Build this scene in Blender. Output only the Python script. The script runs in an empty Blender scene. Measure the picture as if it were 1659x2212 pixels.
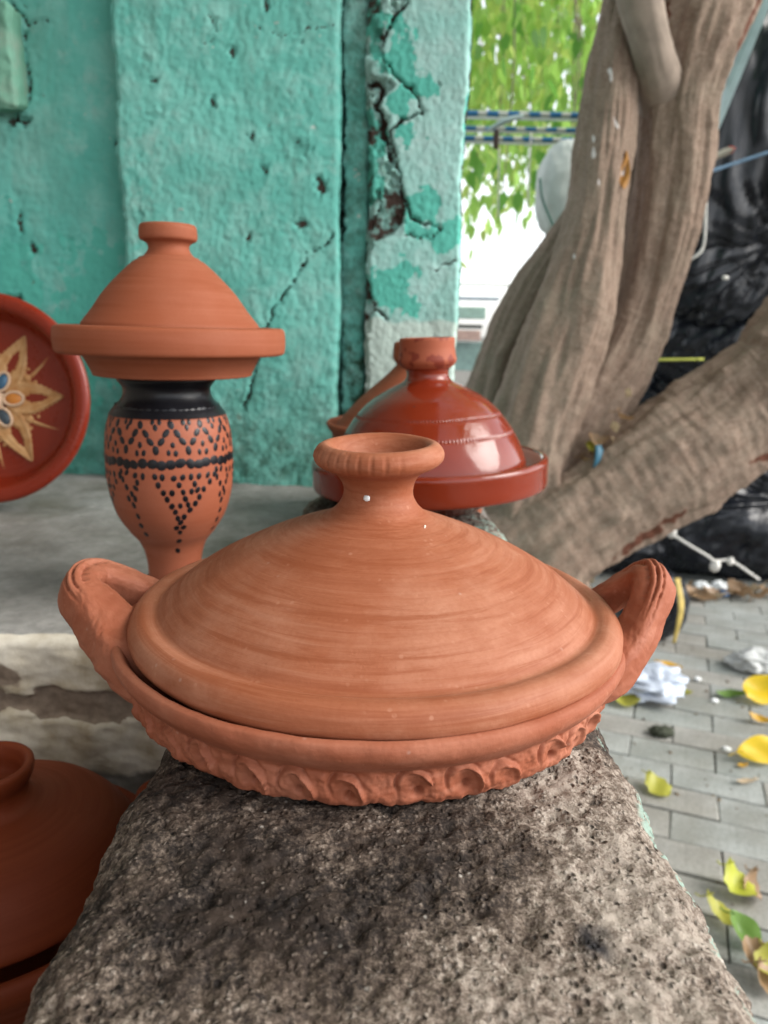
import bpy, bmesh, math, random
import numpy as np
from mathutils import Vector, Matrix
random.seed(7)
RNG = np.random.default_rng(7)
C = bpy.context.scene.collection
SC = bpy.context.scene
rad = math.radians

# ------------------------------------------------------------------ camera
PITCH, ROLL, CAMH = 13.7, 1.3, 0.205
cam_d = bpy.data.cameras.new('camera')
cam = bpy.data.objects.new('camera', cam_d)
C.objects.link(cam)
cam.location = (0, 0, CAMH)
cam.matrix_world = (Matrix.Translation((0, 0, CAMH)) @ Matrix.Rotation(rad(90 - PITCH), 4, 'X')
                    @ Matrix.Rotation(rad(ROLL), 4, 'Z'))
cam_d.sensor_fit = 'VERTICAL'
cam_d.sensor_height = 36.0
cam_d.lens = 36.0 * 1663 / 2212
cam_d.clip_start = 0.02
cam_d.clip_end = 400
cam_d.dof.use_dof = True
cam_d.dof.focus_distance = 0.375
cam_d.dof.aperture_fstop = 11
SC.camera = cam

# ------------------------------------------------------------------ world, sun, exposure
SUN_EL, SUN_AZ = 36, 102          # degrees; azimuth clockwise from +Y (light comes from right, behind the camera)
world = bpy.data.worlds.new('World')
SC.world = world
world.use_nodes = True
wn, wl = world.node_tree.nodes, world.node_tree.links
wn.clear()
wo = wn.new('ShaderNodeOutputWorld')
bg = wn.new('ShaderNodeBackground')
sky = wn.new('ShaderNodeTexSky')
sky.sky_type = 'NISHITA'
sky.sun_disc = False
sky.sun_elevation = rad(SUN_EL)
sky.sun_rotation = rad(SUN_AZ)
sky.dust_density = 1.0
hs = wn.new('ShaderNodeHueSaturation')
hs.inputs['Saturation'].default_value = 0.22
wl.new(sky.outputs[0], hs.inputs['Color'])
wl.new(hs.outputs[0], bg.inputs['Color'])
bg.inputs['Strength'].default_value = 0.13
wl.new(bg.outputs[0], wo.inputs[0])

sun_d = bpy.data.lights.new('sun', 'SUN')
sun_d.energy = 1.4
sun_d.angle = rad(40)
sun_d.color = (1.0, 0.95, 0.88)
sun = bpy.data.objects.new('sun', sun_d)
C.objects.link(sun)
sdir = Vector((math.sin(rad(SUN_AZ)) * math.cos(rad(SUN_EL)), math.cos(rad(SUN_AZ)) * math.cos(rad(SUN_EL)), math.sin(rad(SUN_EL))))
sun.rotation_euler = sdir.to_track_quat('Z', 'Y').to_euler()
sun.location = (3, -3, 5)

SC.view_settings.view_transform = 'Standard'
SC.view_settings.look = 'None'
SC.view_settings.gamma = 1
SC.view_settings.use_curve_mapping = False
SC.view_settings.exposure = 1.6
SC.cycles.use_denoising = True
SC.cycles.max_bounces = 8
SC.cycles.transparent_max_bounces = 8

# ------------------------------------------------------------------ helpers
FPX = 1663.0
_th, _ro = rad(PITCH), rad(ROLL)

def ray(px, py):
    dx, dy = px - 829.5, py - 1106
    c, s = math.cos(_ro), math.sin(_ro)
    x, y = (dx * c + dy * s) / FPX, -(-dx * s + dy * c) / FPX
    return Vector((x, math.cos(_th) + y * math.sin(_th), -math.sin(_th) + y * math.cos(_th)))

def G(px, py, z=0.0):          # where a sight line meets the level z
    d = ray(px, py)
    t = (z - CAMH) / d.z
    return Vector((d.x * t, d.y * t, z))

def P(px, py, Y):              # where a sight line meets the distance Y
    d = ray(px, py)
    t = Y / d.y
    return Vector((d.x * t, Y, CAMH + d.z * t))

def mpp(p):                    # metres per picture unit at a point
    return (p.y * math.cos(_th) + (CAMH - p.z) * math.sin(_th)) / FPX

# vectorised gradient noise
_perm = np.random.default_rng(3).permutation(256)
_perm = np.concatenate([_perm, _perm])
_grad = np.random.default_rng(4).normal(size=(256, 3))
_grad /= np.linalg.norm(_grad, axis=1)[:, None]

def noise(p):
    p = np.asarray(p, float)
    i = np.floor(p).astype(int)
    f = p - i
    w = f * f * f * (f * (f * 6 - 15) + 10)
    i &= 255
    out = 0
    for dx in (0, 1):
        for dy in (0, 1):
            for dz in (0, 1):
                h = _perm[_perm[_perm[(i[..., 0] + dx) & 255] + ((i[..., 1] + dy) & 255)] + ((i[..., 2] + dz) & 255)]
                g = _grad[h]
                d = (g * (f - np.array([dx, dy, dz]))).sum(-1)
                wx = w[..., 0] if dx else 1 - w[..., 0]
                wy = w[..., 1] if dy else 1 - w[..., 1]
                wz = w[..., 2] if dz else 1 - w[..., 2]
                out = out + d * wx * wy * wz
    return out * 1.6

def fbm(p, octv=4, gain=.5, lac=2.03):
    a, s, t = 1.0, 0, 0
    p = np.asarray(p, float)
    for k in range(octv):
        s = s + a * noise(p + 17.3 * k)
        p = p * lac
        a *= gain
    return s

def link(name, me, mat=None, parent=None, smooth=True):
    o = bpy.data.objects.new(name, me)
    C.objects.link(o)
    if mat:
        me.materials.append(mat)
    if smooth:
        me.polygons.foreach_set('use_smooth', [True] * len(me.polygons))
    if parent:
        o.parent = parent
    return o

def tag(o, label=None, cat=None, group=None, kind=None):
    if label: o['label'] = label
    if cat: o['category'] = cat
    if group: o['group'] = group
    if kind: o['kind'] = kind
    return o

def thing(name, loc, label, cat, group=None, rz=0):
    o = bpy.data.objects.new(name, None)
    C.objects.link(o)
    o.empty_display_size = .05
    o.location = loc
    o.rotation_euler = (0, 0, rz)
    return tag(o, label, cat, group)

def mesh_np(name, V, Fq, uv=None, attrs=None):
    me = bpy.data.meshes.new(name)
    me.from_pydata(np.asarray(V).tolist(), [], np.asarray(Fq).tolist() if not isinstance(Fq, list) else Fq)
    me.update()
    if uv is not None:
        l = me.uv_layers.new(name='UVMap')
        idx = np.empty(len(me.loops), int)
        me.loops.foreach_get('vertex_index', idx)
        l.data.foreach_set('uv', np.asarray(uv)[idx].ravel())
    if attrs:
        for k, a in attrs.items():
            at = me.attributes.new(k, 'FLOAT', 'POINT')
            at.data.foreach_set('value', np.asarray(a, float))
    return me

def grid_faces(nu, nv, closed_u=False):
    """vertex index = iv*nu + iu"""
    us = np.arange(nu if closed_u else nu - 1)
    vs = np.arange(nv - 1)
    U, Vv = np.meshgrid(us, vs)
    U = U.ravel(); Vv = Vv.ravel()
    U2 = (U + 1) % nu
    return np.stack([Vv * nu + U, Vv * nu + U2, (Vv + 1) * nu + U2, (Vv + 1) * nu + U], 1)

def smooth_profile(pts, n):
    """resample a polyline of (r,z) by a Catmull-Rom curve; a point given twice stays a corner"""
    pts = np.array(pts, float)
    P0 = np.vstack([2 * pts[0] - pts[1], pts, 2 * pts[-1] - pts[-2]])
    out = []
    for k in range(1, len(P0) - 2):
        a, b, c, d = P0[k - 1], P0[k], P0[k + 1], P0[k + 2]
        L = np.linalg.norm(c - b)
        if L < 1e-9:
            continue
        m1, m2 = (c - a) / 2, (d - b) / 2
        if np.linalg.norm(b - a) < 1e-9: m1 = (c - b)
        if np.linalg.norm(d - c) < 1e-9: m2 = (c - b)
        m1 = m1 / max(np.linalg.norm(m1), 1e-9) * min(np.linalg.norm(m1), L)
        m2 = m2 / max(np.linalg.norm(m2), 1e-9) * min(np.linalg.norm(m2), L)
        nn = max(2, int(n * L))
        for t in np.linspace(0, 1, nn, endpoint=False):
            h = np.array([2*t**3 - 3*t**2 + 1, t**3 - 2*t**2 + t, -2*t**3 + 3*t**2, t**3 - t**2])
            out.append(h[0]*b + h[1]*m1 + h[2]*c + h[3]*m2)
    out.append(pts[-1])
    return np.array(out)

def lathe(name, prof, mat, parent, seg=128, dens=400, disp=None, loc=(0, 0, 0), wob=0.0, smoothp=True):
    pr = smooth_profile(prof, dens) if smoothp else np.array(prof, float)
    n = len(pr)
    a = np.linspace(0, 2 * math.pi, seg + 1)
    A, K = np.meshgrid(a, np.arange(n))
    R = pr[K, 0].copy(); Z = pr[K, 1].copy()
    s = np.concatenate([[0], np.cumsum(np.linalg.norm(np.diff(pr, axis=0), axis=1))])
    S = s[K]
    if wob:
        q = np.stack([np.cos(A) * 1.3, np.sin(A) * 1.3, S * 9], -1)
        R *= 1 + wob * noise(q + 3.1)
        Z += wob * .03 * noise(q + 9.7)
    if disp:
        R, Z = disp(A, S, R, Z)
    V = np.stack([R * np.cos(A), R * np.sin(A), Z], -1).reshape(-1, 3)
    # close the seam exactly
    V = V.reshape(n, seg + 1, 3); V[:, seg] = V[:, 0]; V = V.reshape(-1, 3)
    uv = np.stack([A / (2 * math.pi), S / max(s[-1], 1e-6)], -1).reshape(-1, 2)
    me = mesh_np(name, V, grid_faces(seg + 1, n), uv)
    o = link(name, me, mat, parent)
    o.location = loc
    return o

def px_profile(cx, Y, pairs):
    """(row, half width) read off the silhouette of a round thing standing at distance Y -> (r, z)"""
    out = []
    for y, w in pairs:
        p = P(cx, y, Y)
        out.append((w * mpp(p), p.z))
    return out

def catmull(pts, n):
    pts = np.array(pts, float)
    P0 = np.vstack([2 * pts[0] - pts[1], pts, 2 * pts[-1] - pts[-2]])
    out = []
    for k in range(1, len(P0) - 2):
        a, b, c, d = P0[k - 1:k + 3]
        for t in np.linspace(0, 1, n, endpoint=False):
            out.append(.5 * ((2*b) + (c - a)*t + (2*a - 5*b + 4*c - d)*t*t + (3*b - a - 3*c + d)*t**3))
    out.append(pts[-1])
    return np.array(out)

def sweep(name, pts, radii, mat, parent=None, seg=12, n=6, up=(0, 0, 1), disp=None, caps=True, smooth=True, attrs=None, ex=1.0):
    """tube along a curve; radii: scalar, list of scalars or of (side, up) pairs"""
    pts = np.array(pts, float)
    if np.isscalar(radii): radii = [radii] * len(pts)
    rr = np.array([(r, r) if np.isscalar(r) else r for r in radii], float)
    q = catmull(np.hstack([pts, rr]), n)
    c, rr = q[:, :3], np.maximum(q[:, 3:], 1e-5)
    T = np.gradient(c, axis=0)
    T /= np.linalg.norm(T, axis=1)[:, None]
    N = []
    u = np.array(up, float)
    for t in T:
        s = np.cross(t, u)
        if np.linalg.norm(s) < 1e-4: s = np.cross(t, (1, 0, 0))
        s /= np.linalg.norm(s)
        u = np.cross(s, t)
        N.append((s, u))
    N = np.array(N)
    a = np.linspace(0, 2 * math.pi, seg, endpoint=False)
    A, K = np.meshgrid(a, np.arange(len(c)))
    L = np.concatenate([[0], np.cumsum(np.linalg.norm(np.diff(c, axis=0), axis=1))])
    f = np.ones_like(A)
    if disp: f = disp(A, L[K], c[K])
    ca_, sa_ = np.sign(np.cos(A)) * np.abs(np.cos(A)) ** ex, np.sign(np.sin(A)) * np.abs(np.sin(A)) ** ex
    V = c[K] + (N[K, 0] * (ca_ * rr[K, 0] * f)[..., None] + N[K, 1] * (sa_ * rr[K, 1] * f)[..., None])
    V = V.reshape(-1, 3)
    Fq = grid_faces(seg, len(c), True).tolist()
    if caps:
        Fq.append(list(range(seg))[::-1])
        Fq.append([(len(c) - 1) * seg + k for k in range(seg)])
    uv = np.stack([A / (2 * math.pi), L[K]], -1).reshape(-1, 2)
    me = mesh_np(name, V, Fq, uv, attrs(A, L[K], c[K]) if attrs else None)
    return link(name, me, mat, parent, smooth)

def box_mesh(name, sx, sy, sz, bev=0.0, base=False):
    bm = bmesh.new()
    bmesh.ops.create_cube(bm, size=1)
    bmesh.ops.scale(bm, vec=(sx, sy, sz), verts=bm.verts)
    if base: bmesh.ops.translate(bm, vec=(0, 0, sz / 2), verts=bm.verts)
    if bev:
        bmesh.ops.bevel(bm, geom=bm.edges[:], offset=bev, segments=1, affect='EDGES')
    me = bpy.data.meshes.new(name)
    bm.to_mesh(me); bm.free()
    return me

# ------------------------------------------------------------------ materials
class M:
    def __init__(s, name, rough=.8, spec=.3):
        s.m = bpy.data.materials.new(name)
        s.m.use_nodes = True
        s.nt = s.m.node_tree
        s.b = s.nt.nodes['Principled BSDF']
        s.out = s.nt.nodes['Material Output']
        s.b.inputs['Roughness'].default_value = rough
        s.b.inputs['Specular IOR Level'].default_value = spec
        s._tc = None
    def n(s, t, **kw):
        x = s.nt.nodes.new(t)
        for k, v in kw.items():
            if k in x.inputs: x.inputs[k].default_value = v
            else: setattr(x, k, v)
        return x
    def l(s, a, b): s.nt.links.new(a, b)
    def coord(s, kind='Object', scale=(1, 1, 1), loc=(0, 0, 0)):
        if s._tc is None: s._tc = s.n('ShaderNodeTexCoord')
        mp = s.n('ShaderNodeMapping')
        mp.inputs['Scale'].default_value = scale
        mp.inputs['Location'].default_value = loc
        s.l(s._tc.outputs[kind], mp.inputs[0])
        return mp.outputs[0]
    def noise(s, co, scale=5, detail=5, rough=.55, dist=0):
        x = s.n('ShaderNodeTexNoise', Scale=scale, Detail=detail, Roughness=rough, Distortion=dist)
        s.l(co, x.inputs['Vector'])
        return x.outputs['Fac']
    def vor(s, co, scale=5, feature='F1', out='Distance', rnd=1.0):
        x = s.n('ShaderNodeTexVoronoi', feature=feature)
        x.inputs['Scale'].default_value = scale
        x.inputs['Randomness'].default_value = rnd
        s.l(co, x.inputs['Vector'])
        return x.outputs[out]
    def ramp(s, fac, stops, interp='LINEAR'):
        r = s.n('ShaderNodeValToRGB')
        e = r.color_ramp.elements
        r.color_ramp.interpolation = interp
        while len(e) < len(stops): e.new(.5)
        for k, (p, c) in enumerate(stops):
            e[k].position = p
            e[k].color = (c, c, c, 1) if np.isscalar(c) else (*c, 1)
        s.l(fac, r.inputs[0])
        return r.outputs[0]
    def mix(s, fac, a, b, mode='MIX'):
        x = s.n('ShaderNodeMix', data_type='RGBA', blend_type=mode)
        for v, i in ((fac, 0), (a, 6), (b, 7)):
            if hasattr(v, 'is_output'): s.l(v, x.inputs[i])
            elif i == 0: x.inputs[0].default_value = v
            else: x.inputs[i].default_value = (*v, 1) if not np.isscalar(v) else (v, v, v, 1)
        return x.outputs[2]
    def math(s, op, a, b=0.0):
        x = s.n('ShaderNodeMath', operation=op)
        for v, i in ((a, 0), (b, 1)):
            if hasattr(v, 'is_output'): s.l(v, x.inputs[i])
            else: x.inputs[i].default_value = v
        return x.outputs[0]
    def attr(s, name):
        return s.n('ShaderNodeAttribute', attribute_name=name).outputs['Fac']
    def col(s, c):
        if hasattr(c, 'is_output'): s.l(c, s.b.inputs['Base Color'])
        else: s.b.inputs['Base Color'].default_value = (*c, 1)
        return s
    def rough(s, c):
        s.l(c, s.b.inputs['Roughness']); return s
    def bump(s, h, strength=.5, dist=.002):
        x = s.n('ShaderNodeBump', Strength=strength, Distance=dist)
        s.l(h, x.inputs['Height'])
        s.l(x.outputs[0], s.b.inputs['Normal'])
        return s

def clay(name, base, dark, light, streak=(5, 70), rough=.72, seed=0, dust=.0, bump=.25, amt=1.0):
    m = M(name, rough, .25)
    u = m.coord('UV', (streak[0], streak[1], 1), (seed, seed * .7, 0))
    st = m.noise(u, 1.0, 6, .6, .4)
    o = m.coord('Object', (1, 1, 1), (seed, 0, 0))
    blot = m.noise(o, 14, 5, .6)
    fine = m.noise(o, 420, 3, .6)
    c = m.mix(m.ramp(st, [(.3, .35 if amt > .9 else 0), (.64, 1)]), dark, base)
    c = m.mix(m.math('MULTIPLY', m.ramp(blot, [(.45, 0), (.72, 1)]), .75 * amt), c, light)
    c = m.mix(m.math('MULTIPLY', m.ramp(fine, [(.35, 1), (.6, 0)]), .22), c, dark)
    if amt > .9:
        st2 = m.noise(m.coord('UV', (streak[0] * .55, streak[1] * .55, 1), (seed + 4, 2, 0)), 1.0, 7, .7, .5)
        c = m.mix(m.ramp(st2, [(.51, 0), (.62, .7)]), c, dark)
        c = m.mix(m.ramp(st2, [(.30, .4), (.46, 0)]), c, light)
        tone = m.noise(m.coord('Object', (1, 1, 2.2), (seed + 7, 1, 0)), 17, 5, .6)
        c = m.mix(m.ramp(tone, [(.50, 0), (.70, .7)]), c, dark)
        lump = m.vor(o, 210, 'F1', 'Distance')
        lsel = m.ramp(m.noise(o, 70, 3), [(.58, 0), (.66, 1)])
        c = m.mix(m.math('MULTIPLY', m.math('MULTIPLY', m.ramp(lump, [(.15, 1), (.3, 0)]), lsel), .5), c, light)
    if dust:
        sp = m.vor(o, 95, 'F1', 'Distance')
        pk = m.noise(o, 30, 3)
        d = m.math('MULTIPLY', m.ramp(sp, [(.05, 1), (.12, 0)]), m.ramp(pk, [(.56, 0), (.62, dust)]))
        c = m.mix(d, c, (.75, .68, .6))
    m.col(c)
    h = m.math('ADD', m.math('ADD', m.math('MULTIPLY', st, .6), m.math('MULTIPLY', fine, .5)), m.math('MULTIPLY', m.ramp(m.vor(o, 160, 'F1', 'Distance'), [(.0, 0), (.14, 1)]), .35 * amt))
    m.bump(h, bump, .0012)
    m.rough(m.ramp(st, [(.3, rough + .1), (.7, rough - .08)]))
    return m.m

CLAY_LID = clay('clay_front_lid', (.325, .112, .056), (.235, .062, .023), (.43, .20, .125), (9, 60), .6, 0, .12, .25)
CLAY_DISH = clay('clay_front_dish', (.315, .100, .053), (.245, .066, .030), (.41, .170, .105), (9, 40), .64, 3, .15, .4)
CLAY_VASE = clay('clay_vase', (.31, .092, .048), (.27, .072, .033), (.345, .12, .07), (3, 20), .5, 5, 0, .1, .6)
CLAY_TOP = clay('clay_upper_tagine', (.275, .078, .036), (.235, .06, .023), (.31, .105, .058), (3, 24), .7, 8, 0, .15, .7)
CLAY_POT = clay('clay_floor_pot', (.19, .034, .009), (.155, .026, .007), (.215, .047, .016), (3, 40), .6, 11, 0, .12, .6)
CLAY_BACK = clay('clay_back_tagine', (.30, .09, .042), (.26, .07, .03), (.34, .12, .065), (3, 40), .7, 14, 0, .12, .6)

def glaze(name, c1, c2, rough=.16, coat=.15):
    m = M(name, rough, .4)
    o = m.coord('Object')
    m.col(m.mix(m.noise(o, 18, 4), c1, c2))
    m.rough(m.ramp(m.noise(o, 40, 4), [(.35, rough - .05), (.7, rough + .12)]))
    m.bump(m.noise(o, 55, 4, .6), .18, .002)
    m.b.inputs['Coat Weight'].default_value = coat
    m.b.inputs['Coat Roughness'].default_value = .12
    return m.m
RED_GLAZE = glaze('red_glaze', (.15, .015, .005), (.21, .028, .009), .11)
PLATE_GLAZE = glaze('plate_glaze', (.17, .013, .004), (.22, .022, .006), .3, .05)
WHITE_SLIP = M('white_slip', .5).col((.62, .6, .52)).m

def relief_mat():
    m = M('relief_slip', .55)
    o = m.coord('Object')
    m.col(m.mix(m.ramp(m.noise(o, 90, 4), [(.35, 0), (.65, 1)]), (.42, .20, .07), (.53, .31, .14)))
    return m.m
RELIEF = relief_mat()
RELIEF_PALE = M('relief_pale', .55).col((.58, .40, .27)).m
def plain(name, c, rough=.6, spec=.4, var=.25, scale=30, bump=0):
    m = M(name, rough, spec)
    o = m.coord('Object')
    d = tuple(x * (1 - var) for x in c); e = tuple(min(1, x * (1 + var)) for x in c)
    f = m.noise(o, scale, 5, .6)
    m.col(m.mix(m.ramp(f, [(.3, 0), (.7, 1)]), d, e))
    if bump: m.bump(f, bump, .003)
    return m.m
BLACK_GLAZE = plain('black_glaze', (.008, .008, .010), .33, .3, .4, 40)
GEM_BLUE = plain('gem_blue', (.04, .11, .19), .25, .6)
GEM_DARK = plain('gem_slate', (.05, .07, .09), .3, .5)
GEM_AMBER = plain('gem_amber', (.55, .2, .035), .35, .5)

def stone_mat():
    m = M('ledge_stone', .85, .2)
    o = m.coord('Object')
    big = m.noise(o, 13, 4, .6)
    mid = m.noise(o, 70, 5, .65)
    mid2 = m.noise(m.coord('Object', (1, 1, 1), (3, 7, 1)), 260, 5, .7)
    fine = m.noise(m.coord('Object', (1, 1, 1), (9, 1, 5)), 620, 4, .75)
    f = m.math('ADD', m.math('MULTIPLY', m.math('SUBTRACT', mid, .5), .85), m.math('MULTIPLY', m.math('SUBTRACT', mid2, .5), 1.35))
    f = m.math('ADD', f, m.math('MULTIPLY', m.math('SUBTRACT', fine, .5), 1.15))
    f = m.math('ADD', f, m.math('MULTIPLY', m.math('SUBTRACT', big, .5), 1.5))
    f = m.math('ADD', m.math('ADD', f, .53), m.math('MULTIPLY', m.attr('stone_tone'), .62))
    c = m.ramp(f, [(.14, (.011, .008, .007)), (.36, (.038, .029, .024)), (.54, (.098, .074, .058)), (.72, (.20, .158, .127)), (.95, (.37, .315, .265))])
    sel1 = m.ramp(m.noise(m.coord('Object', (1, 1, 1), (1, 6, 3)), 95, 3, .6), [(.42, 0), (.58, 1)])
    chip = m.math('MULTIPLY', m.ramp(m.vor(m.coord('Object', (1, 1, 1), (5, 5, 5)), 330, 'F1', 'Distance'), [(.12, 1), (.42, 0)]), sel1)
    sel2 = m.ramp(m.noise(m.coord('Object', (1, 1, 1), (8, 2, 2)), 80, 3, .6), [(.45, 0), (.58, 1)])
    pitd = m.math('MULTIPLY', m.ramp(m.vor(m.coord('Object', (1, 1, 1), (2, 9, 4)), 260, 'F1', 'Distance'), [(.10, 1), (.40, 0)]), sel2)
    c = m.mix(m.math('MULTIPLY', chip, .7), c, m.mix(m.ramp(f, [(.3, 0), (.8, 1)]), (.13, .10, .08), (.42, .37, .32)))
    c = m.mix(m.math('MULTIPLY', pitd, .85), c, (.014, .011, .010))
    tint = m.ramp(m.noise(m.coord('Object', (1, 1, 1), (2, 2, 8)), 60, 4, .6), [(.42, 0), (.66, .55)])
    c = m.mix(tint, c, m.mix(.55, c, (.10, .068, .05)))
    white = m.ramp(m.vor(o, 150, 'F1', 'Distance'), [(.05, 1), (.16, 0)])
    wsel = m.math('MULTIPLY', white, m.ramp(m.noise(o, 33, 2), [(.54, 0), (.62, .6)]))
    c = m.mix(wsel, c, (.52, .48, .43))
    paint = m.attr('paint')
    pm = m.ramp(m.math('MULTIPLY', paint, m.ramp(m.noise(o, 60, 6, .7), [(.47, 0), (.54, 1)])), [(.3, 0), (.5, 1)])
    c = m.mix(pm, c, (.25, .33, .28))
    stain = m.attr('stain')
    c = m.mix(stain, c, (.018, .017, .02))
    m.col(c)
    h = m.math('ADD', m.math('MULTIPLY', mid, .5), m.math('MULTIPLY', mid2, .4))
    h = m.math('ADD', h, m.math('SUBTRACT', m.math('MULTIPLY', chip, .35), m.math('MULTIPLY', pitd, .6)))
    m.bump(h, .9, .0035)
    return m.m
STONE = stone_mat()

def plaster_mat(name, teal, deep, pale, green=0.0):
    m = M(name, .78, .22)
    o = m.coord('Object')
    big = m.noise(o, 5.5, 5, .6)
    mid = m.noise(o, 22, 6, .62, .5)
    fine = m.noise(o, 160, 5, .65)
    c = m.mix(m.ramp(big, [(.36, 0), (.64, 1)]), deep, teal)
    c = m.mix(m.math('MULTIPLY', m.ramp(mid, [(.48, 0), (.7, 1)]), .55), c, pale)
    gr = m.noise(m.coord('Object', (1, 1, .35), (3, 3, 3)), 7, 6, .68, .4)
    c = m.mix(m.ramp(gr, [(.50, 0), (.72, .55)]), c, (.155, .235, .20))
    c = m.mix(m.ramp(m.noise(m.coord('Object', (1, 1, 1), (7, 1, 1)), 11, 6, .7), [(.56, 0), (.68, .5)]), c, (.34, .50, .455))
    patch = m.attr('patch')
    pf = m.math('ADD', patch, m.math('MULTIPLY', m.math('SUBTRACT', m.noise(o, 26, 6, .7, .8), .5), 1.3))
    c = m.mix(m.ramp(pf, [(.48, 0), (.56, 1)]), c, (.095, .42, .34))
    moss_shade_a = m.attr('moss')
    mf = m.math('MULTIPLY', moss_shade_a, m.ramp(m.noise(o, 38, 5, .65), [(.4, 0), (.62, 1)]))
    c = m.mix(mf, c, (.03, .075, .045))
    chips = m.ramp(m.noise(m.coord('Object', (1, 1, .7), (4, 2, 1)), 34, 4, .6), [(.69, 0), (.74, 1)])
    c = m.mix(m.math('MULTIPLY', chips, .55), c, (.13, .085, .06))
    lite = m.ramp(m.noise(m.coord('Object', (1, 1, 1), (9, 5, 1)), 40, 4, .6), [(.70, 0), (.74, .8)])
    c = m.mix(lite, c, (.5, .52, .48))
    dirt = m.attr('dirt')
    df = m.math('ADD', dirt, m.math('MULTIPLY', m.math('SUBTRACT', fine, .5), .6))
    c = m.mix(m.ramp(df, [(.42, 0), (.6, 1)]), c, (.055, .035, .027))
    whitew = m.attr('white')
    c = m.mix(m.ramp(m.math('ADD', whitew, m.math('MULTIPLY', m.math('SUBTRACT', m.noise(o, 30, 4), .5), .7)), [(.45, 0), (.6, 1)]), c, (.42, .52, .47))
    m.col(c)
    m.bump(m.math('ADD', m.math('MULTIPLY', mid, .5), m.math('MULTIPLY', fine, .45)), .5, .003)
    return m.m
TEAL_A = plaster_mat('teal_plaster', (.18, .51, .44), (.115, .42, .355), (.31, .58, .52))
TEAL_B = plaster_mat('teal_plaster_pale', (.33, .54, .50), (.25, .50, .45), (.40, .57, .54))
TEAL_C = plaster_mat('teal_plaster_left', (.155, .48, .41), (.095, .40, .335), (.25, .54, .47))

def concrete_mat():
    m = M('platform_concrete', .8, .25)
    o = m.coord('Object')
    f = m.noise(o, 8, 5, .6)
    g = m.noise(o, 90, 5, .65)
    c = m.mix(m.ramp(f, [(.33, 0), (.66, 1)]), (.185, .175, .16), (.335, .325, .31))
    c = m.mix(m.math('MULTIPLY', m.ramp(g, [(.4, 1), (.6, 0)]), .3), c, (.1, .1, .095))
    c = m.mix(m.ramp(m.noise(m.coord('Object', (1, 1, 1), (4, 4, 0)), 5, 5, .65), [(.52, 0), (.66, .7)]), c, (.10, .095, .07))
    c = m.mix(m.ramp(m.noise(o, 240, 3, .7), [(.60, 0), (.72, .5)]), c, (.42, .40, .37))
    ww = m.attr('wash')
    wf = m.math('ADD', ww, m.math('MULTIPLY', m.math('SUBTRACT', m.noise(o, 28, 5, .6), .5), .45))
    wcol = m.mix(m.ramp(m.noise(o, 16, 5, .6), [(.4, 0), (.66, 1)]), (.36, .30, .21), (.68, .64, .55))
    c = m.mix(m.ramp(wf, [(.42, 0), (.52, 1)]), c, wcol)
    ex = m.attr('bare')
    c = m.mix(m.ramp(m.math('ADD', ex, m.math('MULTIPLY', m.math('SUBTRACT', m.noise(o, 40, 5, .65), .5), .3)), [(.44, 0), (.54, 1)]), c, m.mix(m.noise(o, 120, 4), (.09, .065, .048), (.34, .265, .20)))
    m.col(c)
    m.bump(m.math('ADD', f, m.math('MULTIPLY', g, .4)), .5, .004)
    return m.m
CONCRETE = concrete_mat()

def bark_mat():
    m = M('bark', .88, .15)
    u = m.coord('UV', (9, 4.5, 1))
    o = m.coord('Object')
    st = m.noise(u, 1.6, 8, .7, 1.6)
    hor = m.noise(m.coord('UV', (4, 46, 1)), 1.0, 5, .65, 1.8)
    bl = m.noise(o, 11, 5, .6)
    c = m.ramp(st, [(.22, (.165, .110, .082)), (.50, (.245, .174, .132)), (.78, (.31, .232, .184))])
    c = m.mix(m.math('MULTIPLY', m.ramp(bl, [(.45, 0), (.75, 1)]), .5), c, (.25, .21, .16))
    c = m.mix(m.math('MULTIPLY', m.ramp(hor, [(.3, 1), (.45, 0)]), .15), c, (.10, .07, .05))
    c = m.mix(m.math('MULTIPLY', m.ramp(m.noise(o, 34, 6, .7), [(.5, 0), (.68, 1)]), .5), c, (.13, .088, .064))
    c = m.mix(m.math('MULTIPLY', m.ramp(m.noise(o, 150, 4, .7), [(.48, 0), (.68, 1)]), .45), c, (.36, .29, .235))
    c = m.mix(m.math('MULTIPLY', m.ramp(m.noise(m.coord('Object', (1, 1, 1), (6, 6, 6)), 210, 4, .7), [(.36, 1), (.5, 0)]), .4), c, (.10, .065, .048))
    red = m.attr('red')
    c = m.mix(m.ramp(m.math('ADD', red, m.math('MULTIPLY', m.math('SUBTRACT', m.noise(o, 50, 5, .65), .5), .6)), [(.45, 0), (.6, 1)]), c, (.115, .045, .028))
    sp = m.attr('splash')
    c = m.mix(m.ramp(m.math('ADD', sp, m.math('MULTIPLY', m.math('SUBTRACT', m.noise(o, 90, 4, .7), .5), .7)), [(.5, 0), (.62, 1)]), c, (.62, .56, .54))
    m.col(c)
    h = m.math('ADD', m.math('MULTIPLY', st, .7), m.math('MULTIPLY', hor, .4))
    h = m.math('ADD', h, m.math('MULTIPLY', m.noise(o, 60, 6, .7), .6))
    m.bump(h, .6, .007)
    return m.m
BARK = bark_mat()
BARK_SMOOTH = plain('bark_smooth', (.27, .215, .175), .8, .2, .18, 24, .35)

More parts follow.
